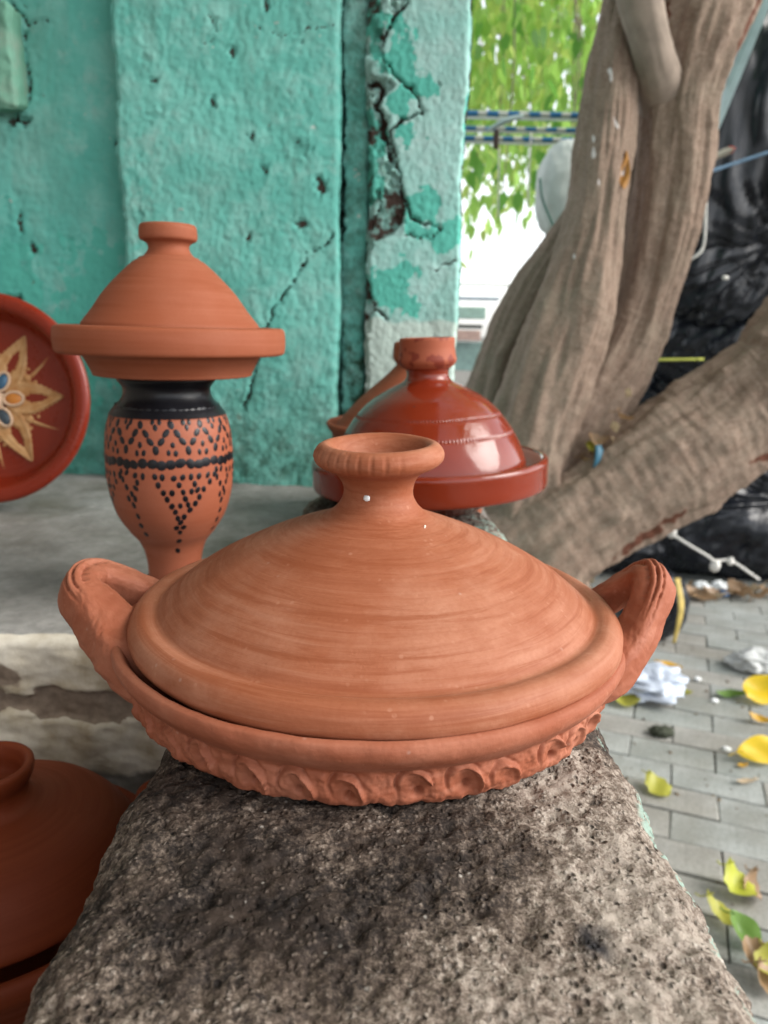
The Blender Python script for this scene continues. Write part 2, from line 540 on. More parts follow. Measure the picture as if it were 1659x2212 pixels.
def leaf_mat(name, c, trans=.55):
    m = M(name, .45, .35)
    oi = m.n('ShaderNodeObjectInfo')
    o = m.coord('Object')
    a = tuple(x * .7 for x in c); b = tuple(min(1, x * 1.35) for x in c)
    col = m.mix(m.noise(o, 6, 3), a, b)
    m.col(col)
    t = m.n('ShaderNodeBsdfTranslucent')
    m.l(m.mix(.5, col, tuple(min(.95, x * 2.4) for x in c)), t.inputs['Color'])
    ms = m.n('ShaderNodeMixShader')
    ms.inputs[0].default_value = trans
    m.l(m.b.outputs[0], ms.inputs[1]); m.l(t.outputs[0], ms.inputs[2])
    m.l(ms.outputs[0], m.out.inputs[0])
    return m.m
LEAF = leaf_mat('leaf_green', (.25, .40, .10), .65)
LEAF2 = leaf_mat('leaf_yellow_green', (.34, .46, .12), .65)
LEAF3 = leaf_mat('leaf_deep_green', (.11, .25, .05), .6)

def bag_mat():
    m = M('black_plastic', .34, .32)
    o = m.coord('Object')
    n1 = m.noise(m.coord('Object', (1, 1, .28)), 11, 4, .5, .8)
    n2 = m.noise(o, 38, 4, .6, .8)
    m.col(m.mix(n2, (.007, .008, .011), (.013, .015, .021)))
    cr_ = m.n('ShaderNodeTexNoise', noise_type='RIDGED_MULTIFRACTAL', Scale=9.0, Detail=3.0, Roughness=.5)
    m.l(m.coord('Object', (1, 1, .14), (2, 5, 1)), cr_.inputs['Vector'])
    m.bump(m.math('ADD', m.math('MULTIPLY', n1, .5), m.math('MULTIPLY', cr_.outputs['Fac'], .22)), .45, .025)
    m.rough(m.ramp(n1, [(.3, .2), (.7, .38)]))
    return m.m
BAG = bag_mat()

def paver_mat(name, c, c2):
    m = M(name, .78, .3)
    o = m.coord('Object')
    f = m.noise(o, 9, 5, .65)
    g = m.noise(o, 120, 4, .6)
    w = m.n('ShaderNodeNewGeometry')
    bigw = m.n('ShaderNodeTexNoise', Scale=3.2, Detail=5.0, Roughness=.6)
    m.l(w.outputs['Position'], bigw.inputs['Vector'])
    col = m.mix(m.ramp(f, [(.35, 0), (.65, 1)]), c, c2)
    col = m.mix(m.ramp(bigw.outputs['Fac'], [(.42, 0), (.68, .55)]), col, (.165, .15, .118))
    col = m.mix(m.math('MULTIPLY', m.ramp(g, [(.35, 1), (.55, 0)]), .3), col, (.06, .06, .05))
    m.col(col)
    m.bump(m.math('ADD', f, m.math('MULTIPLY', g, .5)), .4, .004)
    return m.m
PAVERS = [paver_mat('paver_grey', (.235, .25, .235), (.335, .35, .335)), paver_mat('paver_brown', (.235, .23, .21), (.325, .32, .295)),
          paver_mat('paver_green', (.22, .24, .225), (.315, .33, .31))]
SOIL = plain('joint_soil', (.17, .165, .145), .95, .1, .4, 40, .5)
WHITE_PAINT = plain('white_paint', (.7, .72, .72), .5, .4, .08, 10)
PALE_BLUE_PAINT = plain('pale_blue_paint', (.42, .52, .52), .5, .4, .14, 14)
DEEP_BLUE = plain('blue_paint', (.02, .07, .16), .5, .4, .2, 10)
WHITE_PLASTIC = plain('white_plastic', (.42, .47, .55), .3, .4, .12, 14)
STRING_WHITE = plain('white_string', (.62, .60, .56), .7, .2, .15, 60)
STRING_BLUE = plain('blue_rope', (.16, .25, .36), .7, .2, .35, 150)
STRING_YELLOW = plain('yellow_string', (.38, .40, .08), .7, .2, .2, 60)
WOOD = plain('grey_wood', (.24, .22, .18), .8, .2, .25, 20, .3)
RUST = plain('red_rust', (.2, .03, .02), .7, .2, .3, 40)
YELLOW_LEAF = leaf_mat('leaf_yellow', (.62, .42, .012), .25)
OLIVE_LEAF = leaf_mat('leaf_olive', (.34, .33, .05), .25)
AMBER_LEAF = leaf_mat('leaf_amber', (.50, .28, .03), .25)
GREEN_LEAF = leaf_mat('leaf_fallen_green', (.12, .22, .04), .25)
DRY_LEAF = leaf_mat('leaf_dry', (.26, .165, .09), .15)
DRY_LEAF2 = leaf_mat('leaf_dry_pale', (.42, .32, .21), .15)

# ================================================================== SETTING
GZ = -0.95
gnd = link('ground', mesh_np('ground', [(-60, -60, GZ - .012), (60, -60, GZ - .012), (60, 90, GZ - .012), (-60, 90, GZ - .012)], [[0, 1, 2, 3]]), SOIL, None, False)
tag(gnd, kind='structure')

# paving: blocks laid in running bond, turned about 21 degrees
ang = rad(-20.5)
ca, sa = math.cos(ang), math.sin(ang)
BL, BW, J = .226, .114, .003
paver_meshes = []
for k in range(6):
    bm = bmesh.new()
    bmesh.ops.create_cube(bm, size=1)
    bmesh.ops.scale(bm, vec=(BL - J, BW - J, .05), verts=bm.verts)
    bmesh.ops.bevel(bm, geom=[e for e in bm.edges if all(v.co.z > 0 for v in e.verts)], offset=.003, segments=1, affect='EDGES')
    for v in bm.verts:
        v.co.x += random.uniform(-.0018, .0018); v.co.y += random.uniform(-.0018, .0018); v.co.z += random.uniform(-.0012, .0012)
    me = bpy.data.meshes.new('paver'); bm.to_mesh(me); bm.free()
    me.materials.append(PAVERS[[0, 1, 2, 0, 1, 0][k]])
    paver_meshes.append(me)
near, far = [], []
for r in range(-10, 46):
    for c in range(-20, 30):
        lx = (c + (.5 if r % 2 else 0)) * BL
        ly = r * BW
        x, y = .2 + lx * ca - ly * sa, .6 + lx * sa + ly * ca
        if not (.08 < x < 5.5 and .2 < y < 7): continue
        (near if (.3 < x < 2.05 and 1.05 < y < 3.75 and x > .30 * y - .05 and x < .545 * y + .22) else far).append((x, y))
for x, y in near:
    o = bpy.data.objects.new('paver', random.choice(paver_meshes))
    C.objects.link(o)
    o.parent = gnd
    o.location = (x, y, GZ - .025 + random.uniform(-.002, .002))
    o.rotation_euler = (random.uniform(-.008, .008), random.uniform(-.008, .008), ang + random.uniform(-.012, .012))
Vv, Ff, mi = [], [], []
for x, y in far:
    k = len(Vv)
    for dx, dy, dz in ((-1, -1, 0), (1, -1, 0), (1, 1, 0), (-1, 1, 0), (-1, -1, -1), (1, -1, -1), (1, 1, -1), (-1, 1, -1)):
        lx, ly = dx * (BL - J) / 2, dy * (BW - J) / 2
        Vv.append((x + lx * ca - ly * sa, y + lx * sa + ly * ca, GZ + dz * .02 + random.uniform(-.001, .001)))
    Ff += [[k, k+1, k+2, k+3], [k, k+4, k+5, k+1], [k+1, k+5, k+6, k+2], [k+2, k+6, k+7, k+3], [k+3, k+7, k+4, k]]
po = link('paving', mesh_np('paving', Vv, Ff), PAVERS[0], gnd, False)
tag(po, kind='stuff')

# ------------------------------------------------------------------ low stone wall the front pot stands on
def build_ledge():
    Y0, Y1 = -.25, 1.02
    ny = 520; nx = 190
    yk = np.array([-.3, .10, .194, .231, .266, .307, .334, .40, .70, 1.1]); lk = np.array([-.125, -.121, -.1185, -.120, -.1175, -.122, -.118, -.117, -.108, -.095])
    yr = np.array([-.3, .10, .194, .2577, .30, .3356, .3914, .5, .684, .75, .856, .92, 1.1]); rk = np.array([.133, .1335, .134, .1325, .130, .133, .1295, .132, .137, .139, .133, .117, .10])
    ys = np.concatenate([np.linspace(Y0, .12, 60, endpoint=False), np.linspace(.12, .48, 300, endpoint=False), np.linspace(.48, Y1, ny - 360)])
    # section: s runs from the left foot over the top to the right foot
    s = np.concatenate([np.linspace(-1.9, -1.12, 14, endpoint=False), np.linspace(-1.12, -.8, 26, endpoint=False), np.linspace(-.8, .8, 110, endpoint=False), np.linspace(.8, 1.12, 26, endpoint=False), np.linspace(1.12, 1.9, 14)])
    S, Yg = np.meshgrid(s, ys)
    Lx = np.interp(Yg, yk, lk) + .0035 * fbm(np.stack([Yg * 22, Yg * 0 + 1, Yg * 0], -1), 4)
    Rx = np.interp(Yg, yr, rk) + .003 * fbm(np.stack([Yg * 22, Yg * 0 + 5, Yg * 0], -1), 4)
    mid, half = (Lx + Rx) / 2, (Rx - Lx) / 2
    a = np.abs(S)
    X = np.where(a < 1, S, np.sign(S))
    rr = .018 / half                                      # rounded shoulder
    xs = np.where(a < .8, S, np.sign(S) * (.8 + .2 * np.sin(np.clip((a - .8) / .32, 0, 1) * math.pi / 2)))
    zs = np.where(a < .8, 0, -.024 * (1 - np.cos(np.clip((a - .8) / .32, 0, 1) * math.pi / 2)))
    zs = np.where(a > 1.12, -.024 - (a - 1.12) / .78 * .93, zs)
    Xw = mid + xs * half
    Z = zs - .004 * np.clip(a, 0, 1) ** 4 
    endf = np.clip((Yg - .93) / (Y1 - .93), 0, 1)         # rounded far end
    Xw = mid + (Xw - mid) * np.sqrt(np.clip(1 - endf ** 2, .02, 1))
    Z = Z - .03 * endf ** 3
    q = np.stack([Xw, Yg, Z], -1)
    n1 = fbm(q * 26, 4)
    n2 = fbm(q * 120 + 7, 4, .6)
    amp = np.where(Yg > .17, 1, .6)
    seat = np.exp(-(((Xw + .004) ** 2 + (Yg - .434) ** 2) / .12 ** 2) ** 3)       # worn flat where the pot stands
    d = (.0017 * n1 + .0013 * n2 + .0010 * np.clip(fbm(q * 240, 3, .6), -.6, .4)) * amp * (1 - .9 * seat) - .0007 - seat * .0006
    side = np.clip((a - .85) / .3, 0, 1)
    Z = Z - .004 + d * (1 - side) - .0016 * np.clip(-n2 - .15, 0, 1) * (1 - side)
    Xw = Xw + np.sign(S) * d * 1.3 * side
    stone_tone = .5 * np.clip(fbm(np.stack([Xw * 7, Yg * 6, Yg * 0], -1) + 3, 3) + .05, -.6, .6)  # random patches, then paler at right and near end, darker in the middle
    stone_tone = stone_tone + .34 * np.exp(-((Xw - .085) ** 2 / .04 ** 2)) - .55 * np.exp(-(((Xw - .012) / .062) ** 2 + ((Yg - .275) / .05) ** 2)) - .25 * np.exp(-(((Xw + .03) / .05) ** 2 + ((Yg - .215) / .03) ** 2)) - .35 * seat \
        - .22 * np.clip((-.02 - Xw) / .08, 0, 1) * np.clip((Yg - .25) / .05, 0, 1) + .25 * np.clip((.25 - Yg) / .06, 0, 1)
    paint = np.clip((xs - .88) / .1, 0, 1) * .75  + np.clip((Yg - .6) / .2, 0, 1) * np.clip((xs - .4) / .3, 0, 1) * .5
    st = G(1283, 2008)
    r_ = np.sqrt(((Xw - st.x) / .0062) ** 2 + ((Yg - st.y) / .0075) ** 2)
    stain = np.clip(1.45 - r_ + .6 * noise(q * 150), 0, 1) * .95
    V = np.stack([Xw, Yg, Z], -1).reshape(-1, 3)
    me = mesh_np('stone_wall', V, grid_faces(len(s), len(ys)), None, dict(stone_tone=stone_tone.ravel(), paint=paint.ravel(), stain=stain.ravel()))
    o = link('stone_wall', me, STONE)
    return tag(o, 'low wall topped with rough dark speckled stone, under the front clay tagine', 'wall')
build_ledge()

# ------------------------------------------------------------------ masonry platform on the left
PZ = -.08
def build_platform():
    root = thing('masonry_platform', (-.6, 1.0, GZ), 'grey concrete platform with flaking whitewashed front, under the dotted vase', 'platform')
    x0, x1, yf, yb = -1.6, .16, .652, 1.46
    xs = np.linspace(x0, x1, 330)
    # section: back edge -> front edge -> down the face
    t_top = np.linspace(yb, yf + .012, 150)
    zf = np.concatenate([np.linspace(PZ - .012, -.26, 90), np.linspace(-.28, GZ, 12)])
    rows = [(y, PZ) for y in t_top] + [(yf + .004, PZ - .003), (yf, PZ - .008)] + [(yf, z) for z in zf]
    rows = np.array(rows)
    X, K = np.meshgrid(xs, np.arange(len(rows)))
    Yg, Zg = rows[K, 0].copy(), rows[K, 1].copy()
    face = (K >= len(t_top))
    edge = .012 * fbm(np.stack([X * 5, X * 0, X * 0 + 2], -1), 3)
    q = np.stack([X, Yg, Zg], -1)
    Zg = Zg + np.where(face, 0, .003 * fbm(q * 9, 4) + .0006 * fbm(q * 60, 3))
    bz = -.142 - .013 * fbm(np.stack([X * 9, X * 0 + 4, X * 0], -1), 4) - .05 * np.clip((-.36 - X) / .1, -.2, 1) * -1 * .5
    hw = .0125 + .009 * fbm(np.stack([X * 22, X * 0 + 8, X * 0], -1), 5, .65)
    band = np.clip(1.3 - np.abs(Zg - bz) / np.maximum(hw, .003), 0, 1) * face
    band = np.clip(band * 3, 0, 1)
    Yg = Yg + np.where(face, .007 * band + .004 * fbm(q * 14, 4) + .002 * fbm(q * 60, 3), 0) + edge * np.where(face, 1, np.clip(1 - (Yg - yf) / .05, 0, 1))
    low = np.clip((-.195 - Zg) / .03, 0, 1)
    wash = np.where(face, .85 - .55 * low, np.clip(1 - (Yg - yf) / .03, 0, 1) * .75)
    pb = np.clip(1.3 - np.hypot((X + .36) / .05, (Zg + .118) / .022) + .5 * fbm(q * 30, 4), 0, 1) * .8
    bare = np.where(face, np.maximum(band * .95, pb) + low * .35, 0)
    V = np.stack([X, Yg, Zg], -1).reshape(-1, 3) - np.array(root.location)
    n0 = len(V)
    me = mesh_np('platform_body', V, grid_faces(len(xs), len(rows)), None, dict(wash=wash.ravel(), bare=bare.ravel()))
    link('platform_body', me, CONCRETE, root)
    for nm_, (xa, xb, ya, yb_, zt_) in (('platform_core', (-1.58, .155, .68, 1.45, PZ - .02)), ('step_core', (-1.58, -.10, -.45, .64, -.285))):
        o = link(nm_, box_mesh(nm_, xb - xa, yb_ - ya, zt_ - GZ), CONCRETE, root, False)
        o.location = Vector(((xa + xb) / 2, (ya + yb_) / 2, (zt_ + GZ) / 2)) - Vector(root.location)
    # lower step, on which the floor pot stands
    xs2 = np.linspace(x0, -.09, 120); ys2 = np.linspace(-.5, yf + .02, 100)
    X, Yg = np.meshgrid(xs2, ys2)
    Z = -.262 + .003 * fbm(np.stack([X * 9, Yg * 9, X * 0], -1), 4)
    V = np.stack([X, Yg, Z], -1).reshape(-1, 3)
    Vb = V.copy(); Vb[:, 2] = GZ
    rim = [j for j in range(120)]
    Fq = grid_faces(120, 100).tolist()
    Fq += [[i, i + 1, len(V) + i + 1, len(V) + i] for i in range(119)]
    V2 = np.vstack([V, Vb]) - np.array(root.location)
    me = mesh_np('lower_step', V2, Fq, None, dict(wash=np.full(len(V2), .1), bare=np.full(len(V2), .3)))
    link('lower_step', me, CONCRETE, root)
    return root
build_platform()

# ------------------------------------------------------------------ the painted wall
def seg_dist(X, Z, pts):
    d = np.full(X.shape, 9.0)
    for (ax, az), (bx, bz) in zip(pts[:-1], pts[1:]):
        vx, vz = bx - ax, bz - az
        t = np.clip(((X - ax) * vx + (Z - az) * vz) / max(vx*vx + vz*vz, 1e-9), 0, 1)
        d = np.minimum(d, np.hypot(X - ax - t * vx, Z - az - t * vz))
    return d
def path(pts, Y):
    return [(lambda p: (p.x, p.z))(P(px, py, Y)) for px, py in pts]
def c8(pts):     # reading of the close-up of the pillar
    return [((950 + x * .452) * .7373, y * .452 * .7373) for x, y in pts]

wall_root = thing('plastered_wall', (-.45, 1.5, PZ), 'old teal painted plaster wall with cracks, behind the dotted vase', 'wall')
WT = 2.5
def panel(name, x0, x1, Y, step, mat, cracks=(), patches=(), amp=1.0, seed=0, wav=(0, 0), moss=0.0, white_low=0.0, pits=(), rough_l=0, rough_r=0, thick=.25, splash=(), layer=None, shade_all=0.0):
    zs = np.concatenate([np.arange(PZ - .06, .86, step), np.linspace(.88, WT, 24)])
    nx = int((x1 - x0) / step) + 2
    u = np.linspace(0, 1, nx)
    U, Z = np.meshgrid(u, zs)
    zz = np.stack([Z * 6, Z * 0 + seed, Z * 0], -1)
    xl = x0 + rough_l * fbm(zz + 3, 5, .6); xr = x1 + rough_r * fbm(zz + 31, 5, .6)
    X = xl + (xr - xl) * U
    q = np.stack([X, Z * 0 + seed, Z], -1)
    flow = np.stack([X, Z * 0 + seed, Z * .62], -1)
    D = amp * (.006 * fbm(q * 3.2, 3) + .0021 * np.abs(fbm(flow * 34, 4, .6)) + .0023 * np.abs(fbm(q * 70 + 9, 4, .65)))
    pitn = fbm(q * 52 + 5, 3)
    D += .006 * np.clip(pitn - .75, 0, .4) * amp
    dirt = np.clip((pitn - .92) * 2.5, 0, .6)
    for pts, w, depth in cracks:
        d = seg_dist(X + .0045 * fbm(q * 60 + 2, 4, .65), Z + .0045 * fbm(q * 60 + 8, 4, .65), pts)
        wv = w * (1 + .7 * noise(q * 24 + 1))
        g = np.exp(-(d / np.maximum(wv * .55, .0006)) ** 2)
        D += depth * g
        dirt = np.maximum(dirt, g * 1.0)
    for (cx, cz, rx, rz, depth) in pits:
        r = np.hypot((X - cx) / rx, (Z - cz) / rz) + .8 * fbm(q * 75 + 33, 4, .65)
        D += depth * .6 * np.clip(1.3 - r, 0, .6) / .6 
        if depth > .006: dirt = np.maximum(dirt, np.clip(1.05 - r, 0, .5) * 1.3)
        D -= .0025 * np.exp(-((r - 1.15) / .2) ** 2)
    lay = np.zeros_like(X)
    if layer is not None:                       # older, rougher coat bared left of the torn edge
        lz = np.array([p_[1] for p_ in layer]); lx_ = np.array([p_[0] for p_ in layer]); k_ = lz.argsort()
        xc = np.interp(Z, lz[k_], lx_[k_]) + .004 * fbm(q * 55 + 3, 4, .65)
        lay = np.clip((xc - X) / .0025, 0, 1)
        D += lay * (.009 + .005 * np.abs(fbm(q * 42 + 4, 4, .6)) + .004 * np.clip(fbm(q * 18 + 9, 3), -.5, 1))
        loose = np.clip(fbm(q * 24 + 21, 4, .6) - .18, 0, .5) * lay
        D -= .012 * np.clip(loose * 4, 0, 1)
        dirt = np.maximum(dirt, lay * np.clip(.50 + .5 * fbm(q * 28 + 13, 4, .6) - 1.2 * loose, 0, 1) * .85)
    edge = np.minimum(U * (x1 - x0), (1 - U) * (x1 - x0))
    D += .010 * np.exp(-(edge / .0045) ** 2) * (1 + .8 * fbm(q * 60 + 40, 3))
    if layer is not None: dirt = np.maximum(dirt, np.exp(-(((1 - U) * (x1 - x0)) / .004) ** 2) * np.clip(.55 + .8 * fbm(q * 30 + 2, 3), 0, 1))
    patch = np.zeros_like(X)
    for (cx, cz, rx, rz) in patches:
        r = np.hypot((X - cx) / rx, (Z - cz) / rz) + .75 * fbm(q * np.array([34, 1, 26]) + 50, 4, .6)
        patch = np.maximum(patch, np.clip(1.2 - .7 * r, 0, 1))
    ms = moss * np.clip((.22 - Z) / .3, 0, 1) + lay * .55 + shade_all  # moss at the wall foot, darker old coat, plus the strip's painted shade
    wl_ = white_low * np.clip((.235 - Z) / .04, 0, 1)
    for (cx, cz, rx, rz) in splash:
        r = np.hypot((X - cx) / rx, (Z - cz) / rz)
        dirt = np.maximum(dirt, np.clip(1.1 - r, 0, 1) * .45)
    V = np.stack([X, Y + D, Z], -1).reshape(-1, 3)
    n = len(V)
    Fq = grid_faces(nx, len(zs)).tolist()
    V = V.tolist()
    at = dict(dirt=list(dirt.ravel()), patch=list(patch.ravel()), moss=list(np.broadcast_to(ms, X.shape).ravel()), white=list(np.broadcast_to(wl_, X.shape).ravel()))
    nz = len(zs)
    bl = [j * nx for j in range(nz)]; br = [j * nx + nx - 1 for j in range(nz)]
    for side in (bl, br):
        k = len(V)
        for j in side:
            V.append([V[j][0], Y + thick, V[j][2]])
            for key in at: at[key].append(at[key][j] * .6)
        for j in range(nz - 1):
            f = [side[j], side[j + 1], k + j + 1, k + j]
            Fq.append(f if side is br else f[::-1])
    V = np.array(V) - np.array(wall_root.location)
    me = mesh_np(name, V, Fq, None, at)
    return link(name, me, mat, wall_root)

YM, YL, YS, YP = 1.36, 1.415, 1.385, 1.352
lp = lambda px, py: P(px, py, YL)
def pit(px, py, rx, ry, depth, Y):
    p = P(px, py, Y); m_ = mpp(p)
    return (p.x, p.z, rx * m_, ry * m_, depth)
def ptc(px, py, rx, ry, Y):
    p = P(px, py, Y); m_ = mpp(p)
    return (p.x, p.z, rx * m_, ry * m_)
main_cracks = [(path([(717, 508), (700, 530), (662, 545), (650, 580), (632, 612), (610, 640), (590, 668), (578, 700), (560, 770), (545, 820), (525, 885)], YM), .0028, .012),
               (path([(450, 25), (470, 60), (455, 90), (430, 95)], YM), .002, .003), (path([(560, 60), (610, 75), (660, 60), (720, 55)], YM), .0018, .003)]
panel('main_panel', -.452, -.0835, YM, .0031, TEAL_A, main_cracks, amp=1.0, seed=2.2, moss=.75, rough_l=.008, rough_r=.004,
      pits=[pit(460, 48, 11, 14, .005, YM), pit(318, 125, 10, 13, .004, YM), pit(648, 322, 20, 17, .005, YM), pit(692, 398, 13, 22, .009, YM), pit(458, 222, 8, 13, .009, YM),
            pit(545, 293, 8, 8, .008, YM), pit(330, 175, 9, 7, .008, YM), pit(500, 110, 8, 12, .008, YM), pit(570, 365, 9, 10, .007, YM), pit(652, 485, 15, 11, .008, YM), pit(330, 250, 16, 9, .004, YM),
            pit(535, 515, 8, 10, .008, YM), pit(573, 12, 8, 12, .008, YM), pit(650, 88, 4, 4, .008, YM), pit(300, 460, 9, 9, .006, YM)])
panel('side_panel', -1.6, -.449, YL, .0036, TEAL_C, [(path([(50, 70), (62, 160), (60, 220), (20, 262)], YL), .003, .012), (path([(18, 5), (60, 50), (100, 45), (115, 55)], YL), .003, .010)],
      amp=1.0, seed=6.1, moss=.5,
      pits=[pit(28, 258, 30, 11, .022, YL), pit(25, 645, 22, 9, .009, YL), pit(255, 310, 14, 6, .008, YL), pit(68, 535, 10, 14, .008, YL), pit(40, 480, 8, 20, .007, YL), pit(150, 520, 26, 10, .004, YL)],
      patches=[ptc(210, 620, 60, 110, YL), ptc(30, 640, 70, 120, YL), ptc(150, 760, 90, 100, YL)])
a_, b_ = P(-120, 12, 1.40), P(53, 238, 1.40)
me = box_mesh('wall_block', b_.x - a_.x, .05, a_.z - b_.z, .006)
bmx = bmesh.new(); bmx.from_mesh(me); bmesh.ops.subdivide_edges(bmx, edges=bmx.edges[:], cuts=24, use_grid_fill=True)
for v in bmx.verts: v.co += Vector((.004 * noise(np.array(v.co) * 30 + 3), .006 * fbm(np.array(v.co) * 24, 3) + .004 * noise(np.array(v.co) * 90), .005 * noise(np.array(v.co) * 26 + 9)))
bmx.to_mesh(me); bmx.free()
wb = link('wall_block', me, plaster_mat('block_plaster', (.20, .42, .31), (.15, .36, .26), (.34, .36, .30)), wall_root)
wb.location = (a_ + b_) / 2 - wall_root.location
strip_cr = [(path(c8([(110, 0), (60, 180), (105, 290), (110, 560), (118, 700), (122, 950), (92, 1040), (118, 1180), (108, 1550)]), YS), .0042, .035)]
strip = panel('corner_strip', -.0885, -.036, YS, .0028, TEAL_A, strip_cr, amp=1.6, seed=9.4, moss=1.6, shade_all=.6, rough_l=.004, rough_r=.006)  # shade of the recessed strip put in as dark green colour
pc = [(path(c8([(545, 0), (470, 90), (400, 200), (385, 250), (370, 350), (430, 450), (520, 540), (590, 600), (640, 720), (560, 750), (470, 790), (430, 860), (440, 950), (480, 1080), (510, 1250), (560, 1400), (620, 1450), (720, 1460), (760, 1480)]), YP), .0034, .016),
      (path(c8([(280, 520), (350, 520), (380, 580), (340, 680), (390, 760), (380, 860), (420, 950), (440, 1020)]), YP), .0048, .018),
      (path(c8([(760, 1480), (690, 1550), (600, 1530), (520, 1520)]), YP), .0026, .006),
      (path(c8([(260, 1560), (255, 1780), (300, 1880), (330, 2000), (400, 2060)]), YP), .0042, .012),
      (path(c8([(700, 1760), (790, 1710), (860, 1680)]), YP), .0022, .006),
      (path(c8([(300, 1480), (340, 1400), (370, 1300)]), YP), .003, .010)]
ptl = [(480, 350, 120, 180), (600, 560, 110, 110), (480, 640, 90, 110), (540, 850, 90, 90), (630, 1350, 100, 130), (800, 1560, 90, 140), (430, 1860, 190, 150), (930, 800, 30, 150), (300, 1200, 70, 140), (330, 150, 60, 200), (320, 900, 70, 160), (620, 1500, 120, 50)]
def c8p(x, y, rx, ry):
    (px, py), = c8([(x, y)])
    return ptc(px, py, rx * .333, ry * .333, YP)
panel('corner_pillar', -.0425, .1195, YP, .0024, TEAL_B, pc, [c8p(*t) for t in ptl], amp=.75, seed=12.7, rough_l=.009, rough_r=.004, white_low=.9, thick=.30,
      layer=path(c8([(560, -40), (470, 90), (395, 200), (385, 250), (372, 350), (430, 450), (450, 560), (380, 640), (360, 700), (420, 800), (432, 860), (440, 950), (480, 1080), (510, 1250), (540, 1360), (520, 1450), (430, 1530), (330, 1570), (265, 1700), (262, 1780), (300, 1880), (330, 2000), (300, 2080), (280, 2200), (280, 2600)]), YP),
      pits=[pit(*c8([(480, 1430)])[0], 11, 20, .010, YP), pit(*c8([(430, 1000)])[0], 8, 16, .014, YP), pit(*c8([(745, 530)])[0], 4, 8, .008, YP), pit(*c8([(380, 225)])[0], 10, 10, .014, YP)],
      splash=[c8p(680, 980, 25, 90), c8p(750, 1000, 25, 120), c8p(810, 980, 30, 110), c8p(830, 200, 30, 40)])
# wall core behind the panels, plus an unseen left wall and roof slab added to block light
o = link('wall_core', box_mesh('wall_core', 1.69, .12, WT - PZ + .8), TEAL_A, wall_root, False); o.location = (-.31 - .45, 1.53 - wall_root.location.y + .03, (WT - PZ - .8) / 2)
o.location = (-.755 - wall_root.location.x, 1.565 - wall_root.location.y, (WT - PZ - .8) / 2)
sw = link('blocker_wall', box_mesh('blocker_wall', .2, 2.6, WT + .95, .01), plain('blocker_plaster', (.24, .21, .18), .85, .2, .25, 9, .4)); sw.location = (-.83, .0, (WT - .95) / 2)
tag(sw, 'unseen brown plaster wall added on the far left to darken that side', 'wall')
rf = link('blocker_roof', box_mesh('blocker_roof', 2.75, 4.2, .12, .01), CONCRETE); rf.location = (-1.05, -.5, WT + .07)
tag(rf, 'unseen concrete roof slab added above the teal wall to block sky light', 'roof')

# ================================================================== TREE
def bark_disp(seed, amp=.10, knots=()):
    def f(A, L, c):
        q = np.stack([np.cos(A) * 2.1 + seed, np.sin(A) * 2.1, L * 3.2], -1)
        q2 = np.stack([np.cos(A) * 5.5 + seed, np.sin(A) * 5.5, L * 7], -1)
        q3 = np.stack([np.cos(A) * 2 + seed, np.sin(A) * 2, L * 55], -1)
        r = 1 + amp * 1.5 * fbm(q, 3) - amp * .32 * np.abs(fbm(q2, 4, .6)) + .020 * fbm(q3, 3) + .07 * np.clip(fbm(np.stack([np.cos(A) * 2.6 + seed * 3, np.sin(A) * 2.6, L * 9], -1), 2) - .45, 0, 1) * 2
        for (l0, a0, w, h) in knots:
            da = np.angle(np.exp(1j * (A - a0)))
            r = r + h * np.exp(-((L - l0) / w) ** 2 - (da / .8) ** 2)
        return r
    return f
tree = thing('shade_tree', (.52, 1.95, GZ), 'old brown tree with several thick leaning trunks beside the teal pillar', 'tree')
def limb(name, spec, seed, amp=.1, seg=110, n=26, knots=(), red=(), splash=(), mat=BARK, squash=1.0):
    pts, rr = [], []
    for px, py, w, Y in spec:
        p = P(px, py, Y)
        pts.append(tuple(p - tree.location)); r = w / 2 * mpp(p)
        rr.append((r, r * squash))
    def at(A, L, c):
        out = dict(red=np.zeros(A.shape), splash=np.zeros(A.shape))
        return {k: v.ravel() for k, v in out.items()}
    o = sweep(name, pts, rr, mat, tree, seg, n, (0, -1, 0.2), bark_disp(seed, amp, knots), attrs=at)
    # marks (red bark, pale splashes) are placed by where the bark actually lies
    me = o.data
    co = np.empty(len(me.vertices) * 3); me.vertices.foreach_get('co', co); co = co.reshape(-1, 3) + np.array(tree.location)
    for key, lst in (('red', red), ('splash', splash)):
        v = np.zeros(len(co))
        for (px, py, rx, ry, rot, Y) in lst:
            p = np.array(P(px, py, Y)); m_ = mpp(Vector(p))
            d = co - p
            c_, s_ = math.cos(rot), math.sin(rot)
            u = (d[:, 0] * c_ + d[:, 2] * s_) / (rx * m_); w = (-d[:, 0] * s_ + d[:, 2] * c_) / (ry * m_)
            v = np.maximum(v, np.clip(1.1 - np.hypot(u, w) + .35 * fbm(co * 55, 3), 0, 1) * (np.abs(d[:, 1]) < .3))
        me.attributes[key].data.foreach_set('value', v)
    return o
